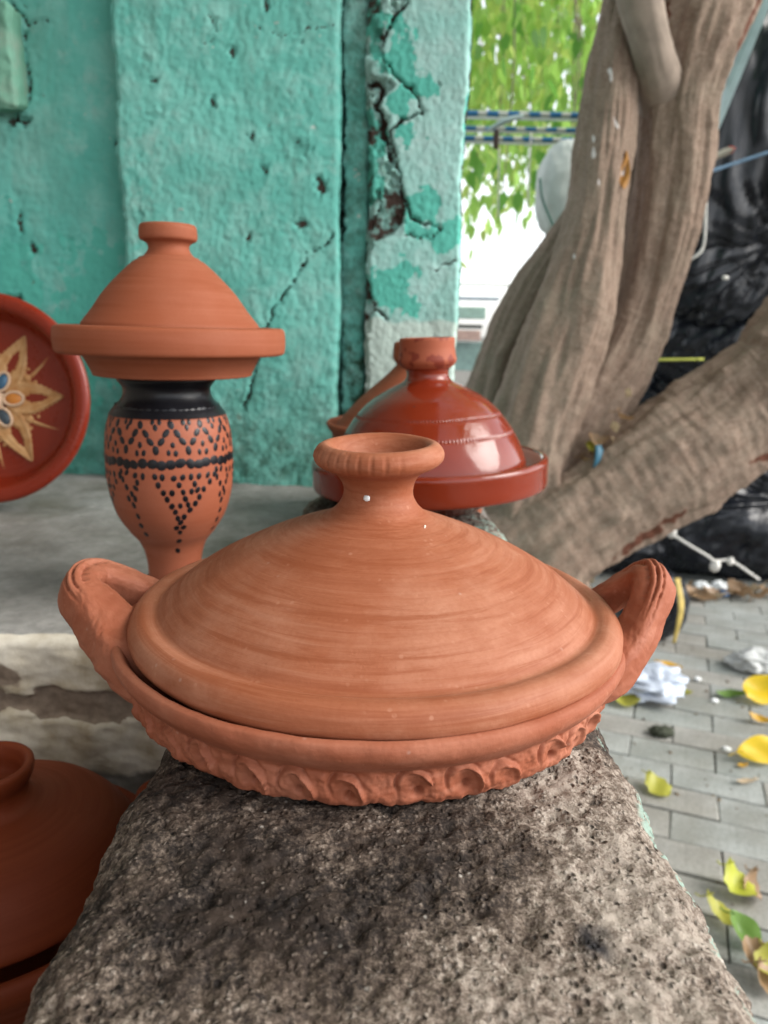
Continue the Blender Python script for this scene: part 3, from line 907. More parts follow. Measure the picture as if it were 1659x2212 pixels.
# the right trunk with the flaring base is the main stem
limb('trunk', [(1060, 1600, 330, 2.06), (1115, 1300, 290, 2.06), (1185, 1090, 215, 2.05), (1258, 900, 180, 2.04), (1345, 760, 150, 2.03), (1395, 640, 132, 2.03), (1430, 500, 146, 2.02), (1456, 340, 158, 2.0), (1470, 200, 166, 1.98), (1505, 60, 205, 1.98), (1560, -80, 190, 2.0), (1620, -240, 170, 2.02)],
     1.0, .10, 140, 26, red=[(1608, 60, 16, 130, -.35, 1.95), (1420, 40, 34, 60, 0, 1.93)])
limb('limb', [(1020, 1500, 280, 2.02), (1085, 1200, 230, 1.99), (1140, 980, 196, 1.95), (1192, 800, 184, 1.92), (1245, 640, 168, 1.92), (1284, 470, 126, 1.92), (1304, 320, 120, 1.93), (1320, 170, 110, 1.94), (1345, 30, 92, 1.97), (1352, -120, 80, 2.0)],
     5.0, .11, 120, 26, splash=[(1322, 160, 9, 26, .2, 1.87), (1282, 330, 7, 22, 0, 1.87), (1290, 395, 7, 14, 0, 1.87), (1283, 300, 7, 12, 0, 1.87), (1330, 265, 6, 22, .5, 1.87), (1338, 380, 7, 26, 0, 1.9), (1240, 555, 5, 14, 0, 1.86)])
limb('root_limb', [(1010, 1350, 260, 2.10), (1045, 1050, 190, 2.12), (1072, 880, 150, 2.13), (1106, 760, 130, 2.13), (1152, 650, 112, 2.12), (1205, 555, 90, 2.10), (1255, 460, 70, 2.10)], 8.0, .12, 100, 24)
limb('limb', [(1300, 900, 90, 2.16), (1345, 620, 90, 2.17), (1366, 380, 84, 2.17), (1372, 160, 84, 2.16), (1378, -60, 80, 2.16)], 31.0, .10, 60, 16)
limb('limb', [(940, 1400, 330, 1.98), (1060, 1262, 300, 1.95), (1180, 1165, 262, 1.93), (1300, 1088, 246, 1.93), (1400, 1022, 252, 1.93), (1500, 958, 262, 1.94), (1600, 892, 268, 1.95), (1720, 812, 285, 1.94), (1900, 600, 290, 1.95), (2100, 300, 240, 2.0)],
     12.0, .085, 150, 26, red=[(1385, 1168, 105, 30, .62, 1.84), (1455, 1118, 60, 26, .62, 1.84), (1640, 985, 60, 12, .2, 1.85)])
limb('cut_branch', [(1434, 225, 112, 2.0), (1424, 172, 98, 1.935), (1414, 130, 88, 1.90), (1402, 80, 84, 1.875), (1378, -20, 92, 1.85), (1345, -150, 90, 1.82)], 21.0, .03, 64, 12, mat=BARK_SMOOTH)

# overhead crown (out of the picture, shades the yard) - leaves nobody could count
def leaf_geo(Ls=.1, Ws=.055, droop=.25):
    xs = [0, .25, .6, 1.0]; ws = [.02, .9, .75, 0.0]
    v = []
    for x, w in zip(xs, ws):
        z = -droop * x * x * Ls
        v += [(x * Ls, -w * Ws / 2, z + .012 * w * Ls * 1.5), (x * Ls, 0, z), (x * Ls, w * Ws / 2, z + .012 * w * Ls * 1.5)]
    f = []
    for k in range(3):
        a = k * 3
        f += [[a, a + 3, a + 4, a + 1], [a + 1, a + 4, a + 5, a + 2]]
    return np.array(v), f
LV, LF = leaf_geo()
def rot_rand(down=True):
    yaw = random.uniform(0, 6.283)
    pitch_ = random.gauss(1.15, .35) if down else random.uniform(-.5, .9)
    return Matrix.Rotation(yaw, 3, 'Z') @ Matrix.Rotation(pitch_, 3, 'Y') @ Matrix.Rotation(random.uniform(-.9, .9), 3, 'X')
def leaf_cloud(name, centres, mat, parent, down=True, smin=.7, smax=1.3):
    Vs, Fs = [], []
    for c in centres:
        R = np.array(rot_rand(down)) * random.uniform(smin, smax)
        k = len(Vs) * len(LV)
        Vs.append(LV @ R.T + np.array(c))
        Fs += [[i + k for i in f] for f in LF]
    o = link(name, mesh_np(name, np.vstack(Vs), Fs), mat, parent)
    return tag(o, kind='stuff')
cr = []
for k in range(150):
    c = np.array([random.uniform(.35, 2.2), random.uniform(-.2, 4.4), random.uniform(2.0, 3.3)])
    for j in range(40):
        cr.append(c + np.array([random.gauss(0, .22), random.gauss(0, .22), random.gauss(0, .16)]) - np.array(tree.location))
leaf_cloud('crown', cr, LEAF3, tree)

# hanging foliage in the background gap
bgt = thing('background_tree', (1.2, 5.6, GZ), 'bright green backlit tree hanging its leaves in the gap left of the trunks', 'tree')
sweep('trunk', [(1.3, 1.2, 0), (1.25, 1.15, 1.2), (1.1, 1.0, 2.4), (.9, .6, 3.3)], [.16, .13, .1, .06], BARK_SMOOTH, bgt, 14, 6)
vis, rest = [], []
def edge_bottom(px):    # how low the foliage hangs, read along the gap
    return np.interp(px, [980, 1005, 1040, 1080, 1130, 1180, 1230, 1300, 1700], [560, 530, 470, 500, 460, 470, 420, 380, 340])
loc = Vector(bgt.location)
hang = []
for k in range(300):
    Y = random.uniform(4.3, 6.8)
    px = random.uniform(860, 1420) if k < 210 else random.uniform(1400, 2200)
    bot = float(edge_bottom(px))
    # strand hangs from above the frame down to py
    py = bot - abs(random.gauss(0, 1)) * 190
    if k < 60: py = bot - random.uniform(0, 40)
    top = P(px + random.uniform(-30, 30), -260, Y); end = P(px, py, Y)
    n = int((top.z - end.z) / .085) + 2
    hang.append((top, end))
    dens = .55 if py > 300 else .9
    for j in range(n):
        t = j / max(n - 1, 1)
        c = top.lerp(end, t) + Vector((random.gauss(0, .045), random.gauss(0, .08), random.gauss(0, .03)))
        pyy = -260 + (py + 260) * t
        if pyy > 255 and random.random() < .25: continue
        (vis if (px < 1330 and pyy > -20) else rest).append(c - loc)
vis.sort(key=lambda c: c.y)
lm = [mesh_np('leaf', LV * s_, LF) for s_ in (.75, .95, 1.15)]
for k, m_ in enumerate(lm):
    m_.materials.append((LEAF2, LEAF, LEAF3)[k]); m_.polygons.foreach_set('use_smooth', [True] * len(m_.polygons))
for c in vis[:290]:
    o = bpy.data.objects.new('leaf', random.choice(lm)); C.objects.link(o)
    o.parent = bgt; o.location = c; o.rotation_euler = rot_rand().to_euler()
mixl = [tuple(c) for c in vis[290:]] + [tuple(c) for c in rest]
random.shuffle(mixl)
leaf_cloud('foliage', mixl[::2], LEAF, bgt)
leaf_cloud('foliage', mixl[1::2], LEAF2, bgt, True, .6, 1.1)
far_c = []
for k in range(3800):
    Y = random.uniform(6.5, 8.5)
    px = random.uniform(700, 2300)
    py = random.uniform(-400, 300) if random.random() < .8 else random.uniform(200, float(edge_bottom(px)) - 40)
    far_c.append(tuple(P(px, py, Y) - loc))
leaf_cloud('far_foliage', far_c, LEAF, bgt, True, 1.2, 2.0)
tw = [h for h in hang[:210]]
for (top, end) in tw[::4]:
    mid_ = top.lerp(end, .5) + Vector((random.gauss(0, .05), 0, 0))
    sweep('twig', [tuple(top - loc), tuple(mid_ - loc), tuple(end.lerp(top, .1) - loc)], [.006, .005, .003], BARK_SMOOTH, bgt, 5, 3)

# ------------------------------------------------------------------ bars, sack and stall seen through the gap
def striped_mat():
    m = M('blue_white_stripes', .5)
    u = m.coord('UV', (1, 1, 1))
    w = m.n('ShaderNodeTexWave', wave_type='BANDS', bands_direction='Y')
    w.inputs['Scale'].default_value = 3.4; w.inputs['Distortion'].default_value = 1.5; w.inputs['Detail'].default_value = 2
    m.l(u, w.inputs[0])
    m.col(m.ramp(w.outputs['Fac'], [(.55, (.03, .14, .30)), (.65, (.50, .50, .45))]))
    return m.m
STRIPES = striped_mat()
bar_lab = ['upper blue and white striped awning bar behind the tree, topmost of three', 'middle dark blue awning bar behind the tree with a clip hanging from it', 'lowest pale striped awning bar behind the tree']
for k, (y0, w, mt) in enumerate(((246, 12, STRIPES), (278, 9, STRIPES), (300, 11, STRIPES))):
    a, b = P(930, y0 - 3, 3.75 + .12 * k), P(1480, y0 + 8, 3.75 + .12 * k)
    r = w / 2 * mpp(a)
    t = thing('awning_bar', tuple(a), bar_lab[k], 'bar', 'striped awning bars in the gap')
    sweep('rail', [(0, 0, 0), tuple((b - a) / 2), tuple(b - a)], r, mt, t, 10, 14)
    d = Vector((0, 0, -r * 1.55))
    sweep('lower_edge', [tuple(d), tuple((b - a) / 2 + d), tuple(b - a + d)], r * .45, WHITE_PAINT, t, 8, 4)
p = P(1072, 300, 3.8); cl = thing('hanging_clip', tuple(p), 'small dark brown clip hanging from the middle awning bar', 'clip')
sweep('clip_body', [(0, 0, .036), (0, 0, 0), (0, 0, -.042)], [.012, .014, .012], plain('dark_brown', (.05, .025, .018), .6), cl, 8, 4)
sweep('cord', [(0, 0, .036), (.003, 0, .06), (0, 0, .085)], .003, STRING_WHITE, cl, 6, 4)
for k, (x0, y0, x1, y1) in enumerate(((1078, 320, 1076, 470), (1147, 285, 1140, 450))):
    a, b = P(x0, y0, 3.85), P(x1, y1, 3.85)
    tag(sweep('dangling_string', [tuple(a), tuple(a.lerp(b, .5)), tuple(b)], .004, STRING_WHITE, None, 6, 3), ['thin white string hanging straight below the brown clip', 'thin white string hanging nearest the left trunk'][k], 'string')
a, b = P(1050, 283, 3.7), P(1130, 250, 3.7)
tag(sweep('cloth_scrap', [tuple(a), tuple(a.lerp(b, .5) + Vector((0, 0, .008))), tuple(b)], [(.012, .006), (.03, .012), (.012, .006)], PALE_BLUE_PAINT, None, 10, 5), 'pale blue scrap of cloth caught on the upper bars', 'cloth')
# pale sack bulging behind the left trunk
def blob(name, centre, half, mat, parent=None, ex=2.6, nu=96, nv=64, disp=None):
    u = np.linspace(0, 2 * math.pi, nu, endpoint=False); v = np.linspace(-math.pi / 2, math.pi / 2, nv)
    U, Vg = np.meshgrid(u, v)
    sp = lambda x: np.sign(x) * np.abs(x) ** (2 / ex)
    X, Yg, Z = sp(np.cos(Vg)) * sp(np.cos(U)), sp(np.cos(Vg)) * sp(np.sin(U)), sp(np.sin(Vg))
    n = np.stack([X, Yg, Z], -1)
    f = disp(n) if disp else np.ones(X.shape)
    Pn = n * np.array(half) * f[..., None]
    V = Pn.reshape(-1, 3)
    o = link(name, mesh_np(name, V, grid_faces(nu, nv, True)), mat, parent)
    o.location = centre
    return o
SACK = plain('sack_cloth', (.56, .58, .55), .8, .2, .12, 14, .3)
p = P(1235, 412, 2.7)
sk = thing('hanging_sack', tuple(p), 'pale grey sack bulging out behind the left trunk', 'sack')
blob('sack_body', (0, 0, 0), (.118, .10, .158), SACK, sk, 2.3, disp=lambda n: 1 + .05 * fbm(n * 2.2, 3) + .10 * n[..., 2] * (n[..., 0] < 0) * -1 * .4)
pe = [P(1166, 385, 2.62), P(1172, 430, 2.62), P(1190, 475, 2.62), P(1202, 500, 2.62), P(1215, 520, 2.64)]
sweep('green_hem', [tuple(q - p) for q in pe], .0035, plain('green_hem', (.03, .12, .09), .7), sk, 6, 5)
# far market stall, a few pale boards and boxes
st = thing('market_stall', (1.05, 8.2, GZ), 'far pale market stall of boards and boxes left of the root limb', 'stall')
def stall_box(name, x0, y0, x1, y1, Y, mat, dep=.3):
    a, b = P(x0, y0, Y), P(x1, y1, Y)
    o = link(name, box_mesh(name, abs(b.x - a.x), dep, abs(a.z - b.z), .004), mat, st, False)
    o.location = (a + b) / 2 - Vector(st.location)
stall_box('beam', 960, 640, 1075, 650, 8.0, plain('pale_blue', (.55, .6, .75), .6))
stall_box('panel', 960, 662, 1045, 690, 8.0, plain('sea_grey', (.4, .55, .52), .6))
stall_box('dark_shelf', 960, 700, 1038, 710, 7.9, plain('dark_shelf', (.03, .035, .03), .6))
stall_box('box', 960, 712, 1034, 735, 7.9, plain('pink_box', (.55, .36, .33), .6))
stall_box('lower_box', 960, 738, 1050, 800, 8.1, plain('grey_box', (.25, .36, .35), .6))
stall_box('top_beam', 960, 613, 1120, 617, 8.3, plain('grey_beam', (.5, .52, .5), .6))

# ================================================================== BLACK BUNDLES behind the tree
def bundle_disp(tie, seed, folds=34, amp=.07, rot=0):
    tie = np.array(tie) / np.linalg.norm(tie)
    t1 = np.cross(tie, (0, 0, 1.0)); t1 /= np.linalg.norm(t1); t2 = np.cross(tie, t1)
    def f(n):
        u = n / np.linalg.norm(n, axis=-1, keepdims=True)
        d = np.arccos(np.clip(u @ tie, -1, 1))
        a = np.arctan2(u @ t2, u @ t1)
        w = a * folds / 6.283 * 2.2 + 1.4 * fbm(n * 2.3 + seed, 3)
        q = np.stack([np.cos(a) * folds / 8, np.sin(a) * folds / 8, d * .8 + seed], -1)
        rad_f = -np.abs(fbm(q, 2, .5)) * amp * 2.2 * np.exp(-d / .75)
        dent = -.22 * np.exp(-(d / .30) ** 2)
        vert = np.stack([n[..., 0] * 8 + seed + .5 * noise(n * 1.7), n[..., 1] * 8, n[..., 2] * .9], -1)
        return 1 + rad_f + dent + .06 * fbm(n * 1.4 + seed, 3) - .060 * np.abs(noise(vert)) - .028 * np.abs(noise(vert * np.array([2.3, 2.3, 1.6]) + 7)) + .003 * fbm(n * 9 + seed, 2)
    return f
def bundle(px, py, Y, hx, hy, hz, tie, label, seed, ex=3.2, on_ground=False, knot=None):
    c = P(px, py, Y)
    if on_ground: c.z = GZ + hz * .93
    t = thing('black_bundle', (c.x, c.y, c.z - hz), label, 'bundle', 'black plastic bundles piled behind the tree')
    blob('plastic_wrap', (0, 0, hz), (hx, hy, hz), BAG, t, ex, 260, 170, bundle_disp(tie, seed))
    return t
def knot_at(t, px, py, Y, r):
    p = P(px, py, Y) - Vector(t.location)
    blob('knot', tuple(p), (r * 1.5, r, r), STRING_WHITE, t, 2, 14, 10, lambda n: 1 + .25 * noise(n * 2.5))
b1 = bundle(1660, 395, 3.35, .62, .42, .60, (-.15, -1, -.62), 'upper black plastic bundle with gathered folds, right of the right trunk', 2.0, 3.6)
knot_at(b1, 1567, 600, 2.88, .008)
b2 = bundle(1690, 720, 3.45, .66, .40, .27, (-.35, -1, .5), 'dark shiny black bundle squeezed between the upper bundle and the big right limb', 8.0, 3.0)
b3 = bundle(1640, 1120, 3.82, .74, .46, .33, (-.05, -1, .35), 'lower right black bundle tied with white string, on the ground behind the right limb', 5.0, 3.2, True)
b4 = bundle(1330, 1190, 3.86, .30, .42, .22, (-.2, -1, .3), 'lower left black bundle on the ground behind the tree base', 11.0, 3.4, True)
b5 = bundle(1420, 900, 3.7, .33, .35, .30, (.2, -1, .3), 'small glossy black bundle glinting in the fork of the tree', 15.0, 2.8)
b6 = bundle(1820, 1000, 3.9, .55, .45, .55, (-.2, -1, .3), 'black bundle at the right edge of the pile, mostly hidden by the big limb', 18.0, 3.0, True)
# round black bag near the right handle
p = G(1432, 1400, GZ); rb = thing('round_bag', (p.x - .02, p.y + .12, GZ), 'small round black bag with a yellow tie, on the paving below the right handle', 'bag')
blob('bag_body', (0, 0, .135), (.135, .13, .14), BAG, rb, 2.3, 90, 60, lambda n: 1 + .05 * fbm(n * 2.5, 3))
sweep('yellow_tie', [(.05, -.10, .27), (.06, -.142, .18), (.055, -.148, .10), (.05, -.14, .03)], [(.012, .003), (.013, .003), (.010, .003), (.007, .003)], plain('yellow_tie', (.42, .31, .08), .6), rb, 8, 6)

# ropes and strings, pole, plank
def rope(name, pts, r, mat, label, cat, knots=()):
    q = [P(*t) for t in pts]
    t = thing(name, tuple(q[0]), label, cat)
    sweep('strand', [tuple(x - q[0]) for x in q], r, mat, t, 8, 6)
    for (px, py, Y, kr) in knots:
        kp = P(px, py, Y) - q[0]
        blob('knot', tuple(kp), (kr, kr, kr * 1.3), mat, t, 2, 12, 8, lambda n: 1 + .3 * noise(n * 2.5 + px))
    return t
rope('blue_rope', [(1480, 392, 2.8), (1530, 372, 2.8), (1590, 352, 2.8), (1670, 326, 2.78), (1760, 300, 2.76)], .0055, STRING_BLUE, 'thin blue rope stretched across the upper black bundle', 'rope')
rope('white_strap', [(1521, 372, 2.78), (1525, 420, 2.78), (1524, 480, 2.78), (1520, 530, 2.78), (1505, 552, 2.78), (1482, 564, 2.79)], .005, STRING_WHITE, 'white strap hanging down from the blue rope over black plastic', 'strap')
rope('white_string', [(1450, 1152, 3.30), (1480, 1172, 3.28), (1530, 1202, 3.27), (1545, 1212, 3.27), (1580, 1212, 3.27), (1640, 1252, 3.25)], .006, STRING_WHITE, 'white string knotted across the lower right black bundle', 'string', [(1452, 1150, 3.30, .02), (1545, 1222, 3.27, .022), (1578, 1212, 3.27, .014)])
rope('yellow_string', [(1370, 777, 2.95), (1430, 777, 2.95), (1520, 776, 2.95)], .005, STRING_YELLOW, 'yellow string stretched level between the trunk and the big limb', 'string')
# diagonal flat bar
a, b = P(1527, 318, 2.4), P(1700, -120, 2.55)
pl = thing('painted_bar', tuple(a), 'pale blue flat bar leaning diagonally beside the trunk at top right', 'bar')
d = b - a
sweep('bar_body', [(0, 0, 0), tuple(d * .5), tuple(d)], [(.017, .004), (.024, .004), (.026, .004)], PALE_BLUE_PAINT, pl, 4, 5, smooth=False)
off = Vector((-.022, .012, .02))
sweep('bar_flange', [tuple(d * .27 + off), tuple(d * .6 + off), tuple(d + off)], [(.003, .012), (.003, .014), (.003, .014)], plain('pale_blue_flange', (.36, .46, .46), .5, .4, .2, 20), pl, 4, 5, smooth=False)
sweep('yellow_tip', [(0, 0, .004), tuple(d * -.012), tuple(d * -.03)], [(.0172, .0045), (.016, .0045), (.012, .004)], plain('yellow_tip', (.5, .36, .06), .6), pl, 4, 3, smooth=False)
a, b = P(1528, 345, 2.6), P(1582, 322, 2.62)
wp = thing('wood_plank', tuple(a), 'short grey plank end with a red tip, above the blue rope', 'plank')
d = b - a
sweep('plank_body', [tuple(d * -.4), (0, 0, 0), tuple(d * .85)], [(.028, .012)] * 3, WOOD, wp, 4, 3, smooth=False)
sweep('red_tip', [tuple(d * .852), tuple(d * .92), tuple(d * 1.0)], [(.0265, .0125), (.024, .012), (.019, .010)], RUST, wp, 4, 3, smooth=False)
# dry leaf and litter caught in the tree
def leaf_obj(name, p, size, wid, mat, label, cat, rot, curl=.3, group=None, fold=.15, lobes=0):
    n, m_ = 13, 7
    if cat == 'leaf' and group == 'leaves fallen on the paving': rot = (Matrix.Rotation(rot[0], 3, 'X') @ Matrix.Rotation(rot[1], 3, 'Y') @ Matrix.Rotation(rot[2], 3, 'Z')).to_euler()
    V, F_ = [], []
    for i in range(n):
        t = i / (n - 1)
        w = math.sin(math.pi * t ** .8) ** .8 * wid / 2 * (1 + .12 * lobes * math.sin(t * 21 + lobes)) + .0006
        for j in range(m_):
            s_ = j / (m_ - 1) * 2 - 1
            V.append(((t - .5) * size, s_ * w, curl * size * ((t - .5) ** 2) * 1.6 + fold * abs(s_) * w + .03 * size * math.sin(t * 9 + s_ * 3)))
    V = np.array(V); V[:, 2] -= V[:, 2].min() - .0015
    me = mesh_np(name, V, grid_faces(m_, n))
    t = thing(name, tuple(p), label, cat, group)
    t.rotation_euler = rot
    b = link('leaf_blade', me, mat, t)
    sweep('leaf_stem', [(size * .36, 0, V[3][2] + .004), (size * .52, .002, .004), (size * .66, .006, .003)], .0016, mat, t, 5, 3)
    return t
p = P(1349, 372, 1.885)
leaf_obj('dry_leaf', p, .085, .022, plain('amber_dry', (.40, .18, .035), .6), 'curled amber leaf stuck in the crevice between the two upright trunks', 'leaf', (0, rad(-80), rad(80)), .3)
lit = [(1282, 955, .07, DRY_LEAF, 'brown dry leaf upright in the litter of the tree fork', .5), (1318, 925, .06, DRY_LEAF2, 'pale dry leaf on top of the litter in the tree fork', 1.3), (1340, 905, .055, DRY_LEAF, 'brown curled leaf at the upper edge of the fork litter', 2.2),
       (1298, 985, .06, DRY_LEAF, 'brown curled leaf low in the fork litter', 2.9), (1330, 962, .055, DRY_LEAF2, 'tan folded leaf on the big limb side of the fork litter', .2), (1352, 968, .05, GREEN_LEAF, 'small green leaf lying on the big limb at the fork', 1.9), (1270, 968, .055, OLIVE_LEAF, 'olive yellow leaf in the middle of the fork litter', .9),
       (1262, 1000, .05, DRY_LEAF, 'dark leaf wedged deepest in the tree fork', 2.4), (1312, 1005, .05, DRY_LEAF, 'brown leaf at the lower right of the fork litter', 1.2), (1352, 855, .04, DRY_LEAF2, 'pale twig-like leaf at the very top of the fork litter', 1.2)]
for px, py, s_, mt, lab, rz in lit:
    leaf_obj('dry_leaf', P(px, py, 1.885), s_, s_ * .5, mt, lab, 'leaf', (random.uniform(.5, 1.2), random.uniform(-.5, .5), rz), .8, 'litter caught in the tree fork', .4, 1)
p = P(1290, 988, 1.865); bs = thing('plastic_scrap', tuple(p), 'blue plastic scrap lying in the litter of the tree fork', 'scrap')
sweep('scrap_body', [(0, 0, .03), (.004, -.01, 0), (-.004, -.012, -.035)], [(.010, .004), (.015, .004), (.012, .004)], plain('blue_scrap', (.03, .13, .2), .4), bs, 8, 5)
p = P(1318, 985, 1.86); ws = thing('white_pebble', tuple(p), 'small white pebble in the litter of the tree fork', 'pebble')
blob('pebble_body', (0, 0, 0), (.008, .008, .014), WHITE_PAINT, ws, 2, 16, 12, lambda n: 1 + .15 * noise(n * 2))

# ================================================================== GROUND LITTER
def gl(px, py, size, wid, mat, label, rz, curl=.3, tilt=(0, 0), lift=0.004, lobes=0, name='fallen_leaf', group='leaves fallen on the paving', fold=.15):
    p = G(px, py, GZ + lift)
    return leaf_obj(name, p, size, wid, mat, label, 'leaf', (tilt[0], tilt[1], rz), curl, group, fold, lobes)
gl(1440, 1443, .095, .05, AMBER_LEAF, 'orange yellow leaf just under the right handle of the front tagine', 2.9, .5, (.35, .1), .012)
gl(1345, 1512, .10, .075, OLIVE_LEAF, 'dull yellow leaf beside the white plastic bag, against the pot', 2.6, .7, (.3, .1), .012)
gl(1468, 1494, .08, .03, OLIVE_LEAF, 'narrow dull yellow leaf right of the white plastic bag', 2.6, .4, (.2, 0), .006)
gl(1645, 1492, .15, .10, YELLOW_LEAF, 'large yellow leaf at the right edge in front of the white plastic cup', .5, .5, (.6, -.1), .03)
gl(1638, 1622, .135, .078, YELLOW_LEAF, 'bright yellow leaf lying alone at the right edge of the picture', 3.25, .15, (.75, 0), .03)
gl(1417, 1700, .085, .065, OLIVE_LEAF, 'olive yellow leaf half hidden by the stone wall edge', 1.9, .35, (.3, .1), .010, 1)
gl(1588, 1912, .085, .062, leaf_mat('leaf_lime', (.42, .44, .05), .25), 'lime yellow curled leaf with a brown patch near the bottom right', 1.9, .9, (.35, .2), .018, 1)
gl(1618, 1918, .075, .04, DRY_LEAF, 'brown half of a curled leaf against the lime leaf', 1.3, .9, (.5, .4), .012, 1)
gl(1555, 1975, .085, .04, OLIVE_LEAF, 'long olive leaf lying along the stone wall edge', 2.3, .7, (.3, .2), .012, 1)
gl(1596, 2012, .075, .06, GREEN_LEAF, 'fresh green folded leaf beside the stone wall edge', 2.1, .5, (.5, .3), .014, 0, fold=.6)
gl(1580, 1502, .11, .035, GREEN_LEAF, 'dark green narrow leaf left of the large yellow leaf', .1, .3, (.2, 0), .006)
gl(1642, 1556, .07, .03, AMBER_LEAF, 'small orange leaf at the right edge between the two yellow leaves', -.4, .6, (.3, 0), .01)
gl(1604, 1655, .03, .018, AMBER_LEAF, 'tiny tan leaf bit just below the bright yellow leaf', .2, .3)
gl(1612, 1690, .06, .018, DRY_LEAF2, 'tan leaf sliver on a paving joint below the bright yellow leaf', .2, .3)
for k, (px, py, lab) in enumerate(((1632, 2062, 'topmost crumpled grey brown leaf in the bunch at the right edge'), (1650, 2085, 'crumpled grey brown leaf at the middle of the bunch on the right edge'), (1640, 2110, 'lowest crumpled grey brown leaf in the bunch on the right edge'))):
    gl(px, py, .07, .055, (DRY_LEAF, OLIVE_LEAF, DRY_LEAF)[k], lab, k * 1.3, 1.1, (.5, .3 * k), .02, 1)
def tuft(px, py, label, r, col):
    p = G(px, py, GZ)
    t = thing('leaf_clump', tuple(p), label, 'clump')
    blob('clump_body', (0, 0, r * .3), (r, r * .7, r * .4), plain('clump_' + str(px), col, .9, .1, .4, 60, .6), t, 2, 40, 26, lambda n: 1 + .35 * fbm(n * 3.2, 4))
tuft(1428, 1587, 'small dark clump of rotted leaf on the pale paving', .035, (.05, .055, .04))
def crumple(name, px, py, half, label, cat, mat, seed):
    p = G(px, py, GZ)
    t = thing(name, tuple(p), label, cat)
    blob(name + '_sheet', (0, 0, half[2] * .7), half, mat, t, 2.2, 90, 60, lambda n: 1 + .35 * fbm(n * 1.5 + seed, 2) - .22 * np.abs(fbm(n * 2.4 + seed, 2)))
    return t
crumple('plastic_bag', 1392, 1492, (.125, .12, .05), 'crumpled white plastic bag on the paving beside the front tagine', 'plastic bag', WHITE_PLASTIC, 2)
crumple('plastic_cup', 1640, 1446, (.10, .07, .04), 'crushed grey white plastic cup behind the large yellow leaf', 'cup', plain('grey_plastic', (.42, .43, .42), .5), 6)
for k, (px, py) in enumerate(((1542, 1517), (1568, 1622), (1506, 1470))):
    p = G(px, py, GZ)
    t = thing('paper_bit', tuple(p), ['tiny white paper bit left of the large yellow leaf', 'tiny white paper bit left of the bright yellow leaf', 'tiny pale paper bit on the paving right of the plastic bag'][k], 'scrap')
    blob('scrap_body', (0, 0, .006), (.012, .009, .007), WHITE_PAINT, t, 2, 14, 10, lambda n: 1 + .4 * noise(n * 2))
# litter along the foot of the bundles
foot = [(1225, 1262), (1255, 1268), (1300, 1276), (1330, 1282), (1352, 1290), (1388, 1283), (1410, 1290), (1430, 1285), (1452, 1286), (1470, 1292), (1492, 1284), (1510, 1290), (1535, 1285), (1556, 1292), (1580, 1284), (1602, 1290), (1622, 1284), (1642, 1294), (1656, 1282), (1638, 1276), (1600, 1279), (1440, 1295), (1400, 1297), (1480, 1279), (1280, 1284)]
for k, (px, py) in enumerate(foot):
    p = G(px, py, GZ + .012)
    leaf_obj('dry_leaf', p, random.uniform(.09, .15), random.uniform(.045, .07), (DRY_LEAF, DRY_LEAF2, DRY_LEAF)[k % 3], ('pale tan' if k % 3 == 1 else 'dry brown') + ' leaf in the litter along the foot of the black bundles', 'leaf',
             (random.uniform(.1, .7), random.uniform(-.3, .3), random.uniform(0, 6)), random.uniform(.4, 1.0), 'litter along the foot of the bundles', .4, 1)
for k, (px, py, lab, mt) in enumerate(((1512, 1283, 'white torn paper in the litter left of the blue scrap', WHITE_PAINT), (1550, 1281, 'white torn paper in the litter right of centre', WHITE_PAINT), (1210, 1252, 'large white paper scrap at the tree foot behind the front lid', WHITE_PAINT), (1560, 1296, 'blue plastic scrap at the edge of the litter and paving', DEEP_BLUE), (1400, 1280, 'white torn paper in the litter behind the right handle', WHITE_PAINT))):
    p = G(px, py, GZ)
    t = thing('litter_scrap', tuple(p), lab, 'scrap')
    blob('scrap_body', (0, 0, .03), (.06 if k == 2 else .022 if k == 3 else .035, .03 if k != 3 else .016, .026 if k != 3 else .014), mt, t, 2.4, 30, 20, lambda n: 1 + .4 * fbm(n * 2 + k * 3, 3))

Vs, Fs = [], []
for k in range(500):
    x, y = random.uniform(.3, 2.0), random.uniform(1.1, 3.4)
    r_ = random.choice((.002, .003, .003, .005, .007))
    z_ = GZ + .001
    i0 = len(Vs)
    for j in range(4):
        a_ = j * math.pi / 2 + random.uniform(-.5, .5)
        Vs.append((x + r_ * math.cos(a_) * random.uniform(.6, 1.6), y + r_ * math.sin(a_) * random.uniform(.6, 1.6), z_))
    Vs.append((x, y, z_ + r_ * .8))
    Fs += [[i0 + j, i0 + (j + 1) % 4, i0 + 4] for j in range(4)]
tag(link('debris_crumbs', mesh_np('debris_crumbs', Vs, Fs), plain('crumbs', (.12, .09, .06), .9, .1, .6, 9), gnd, False), kind='stuff')

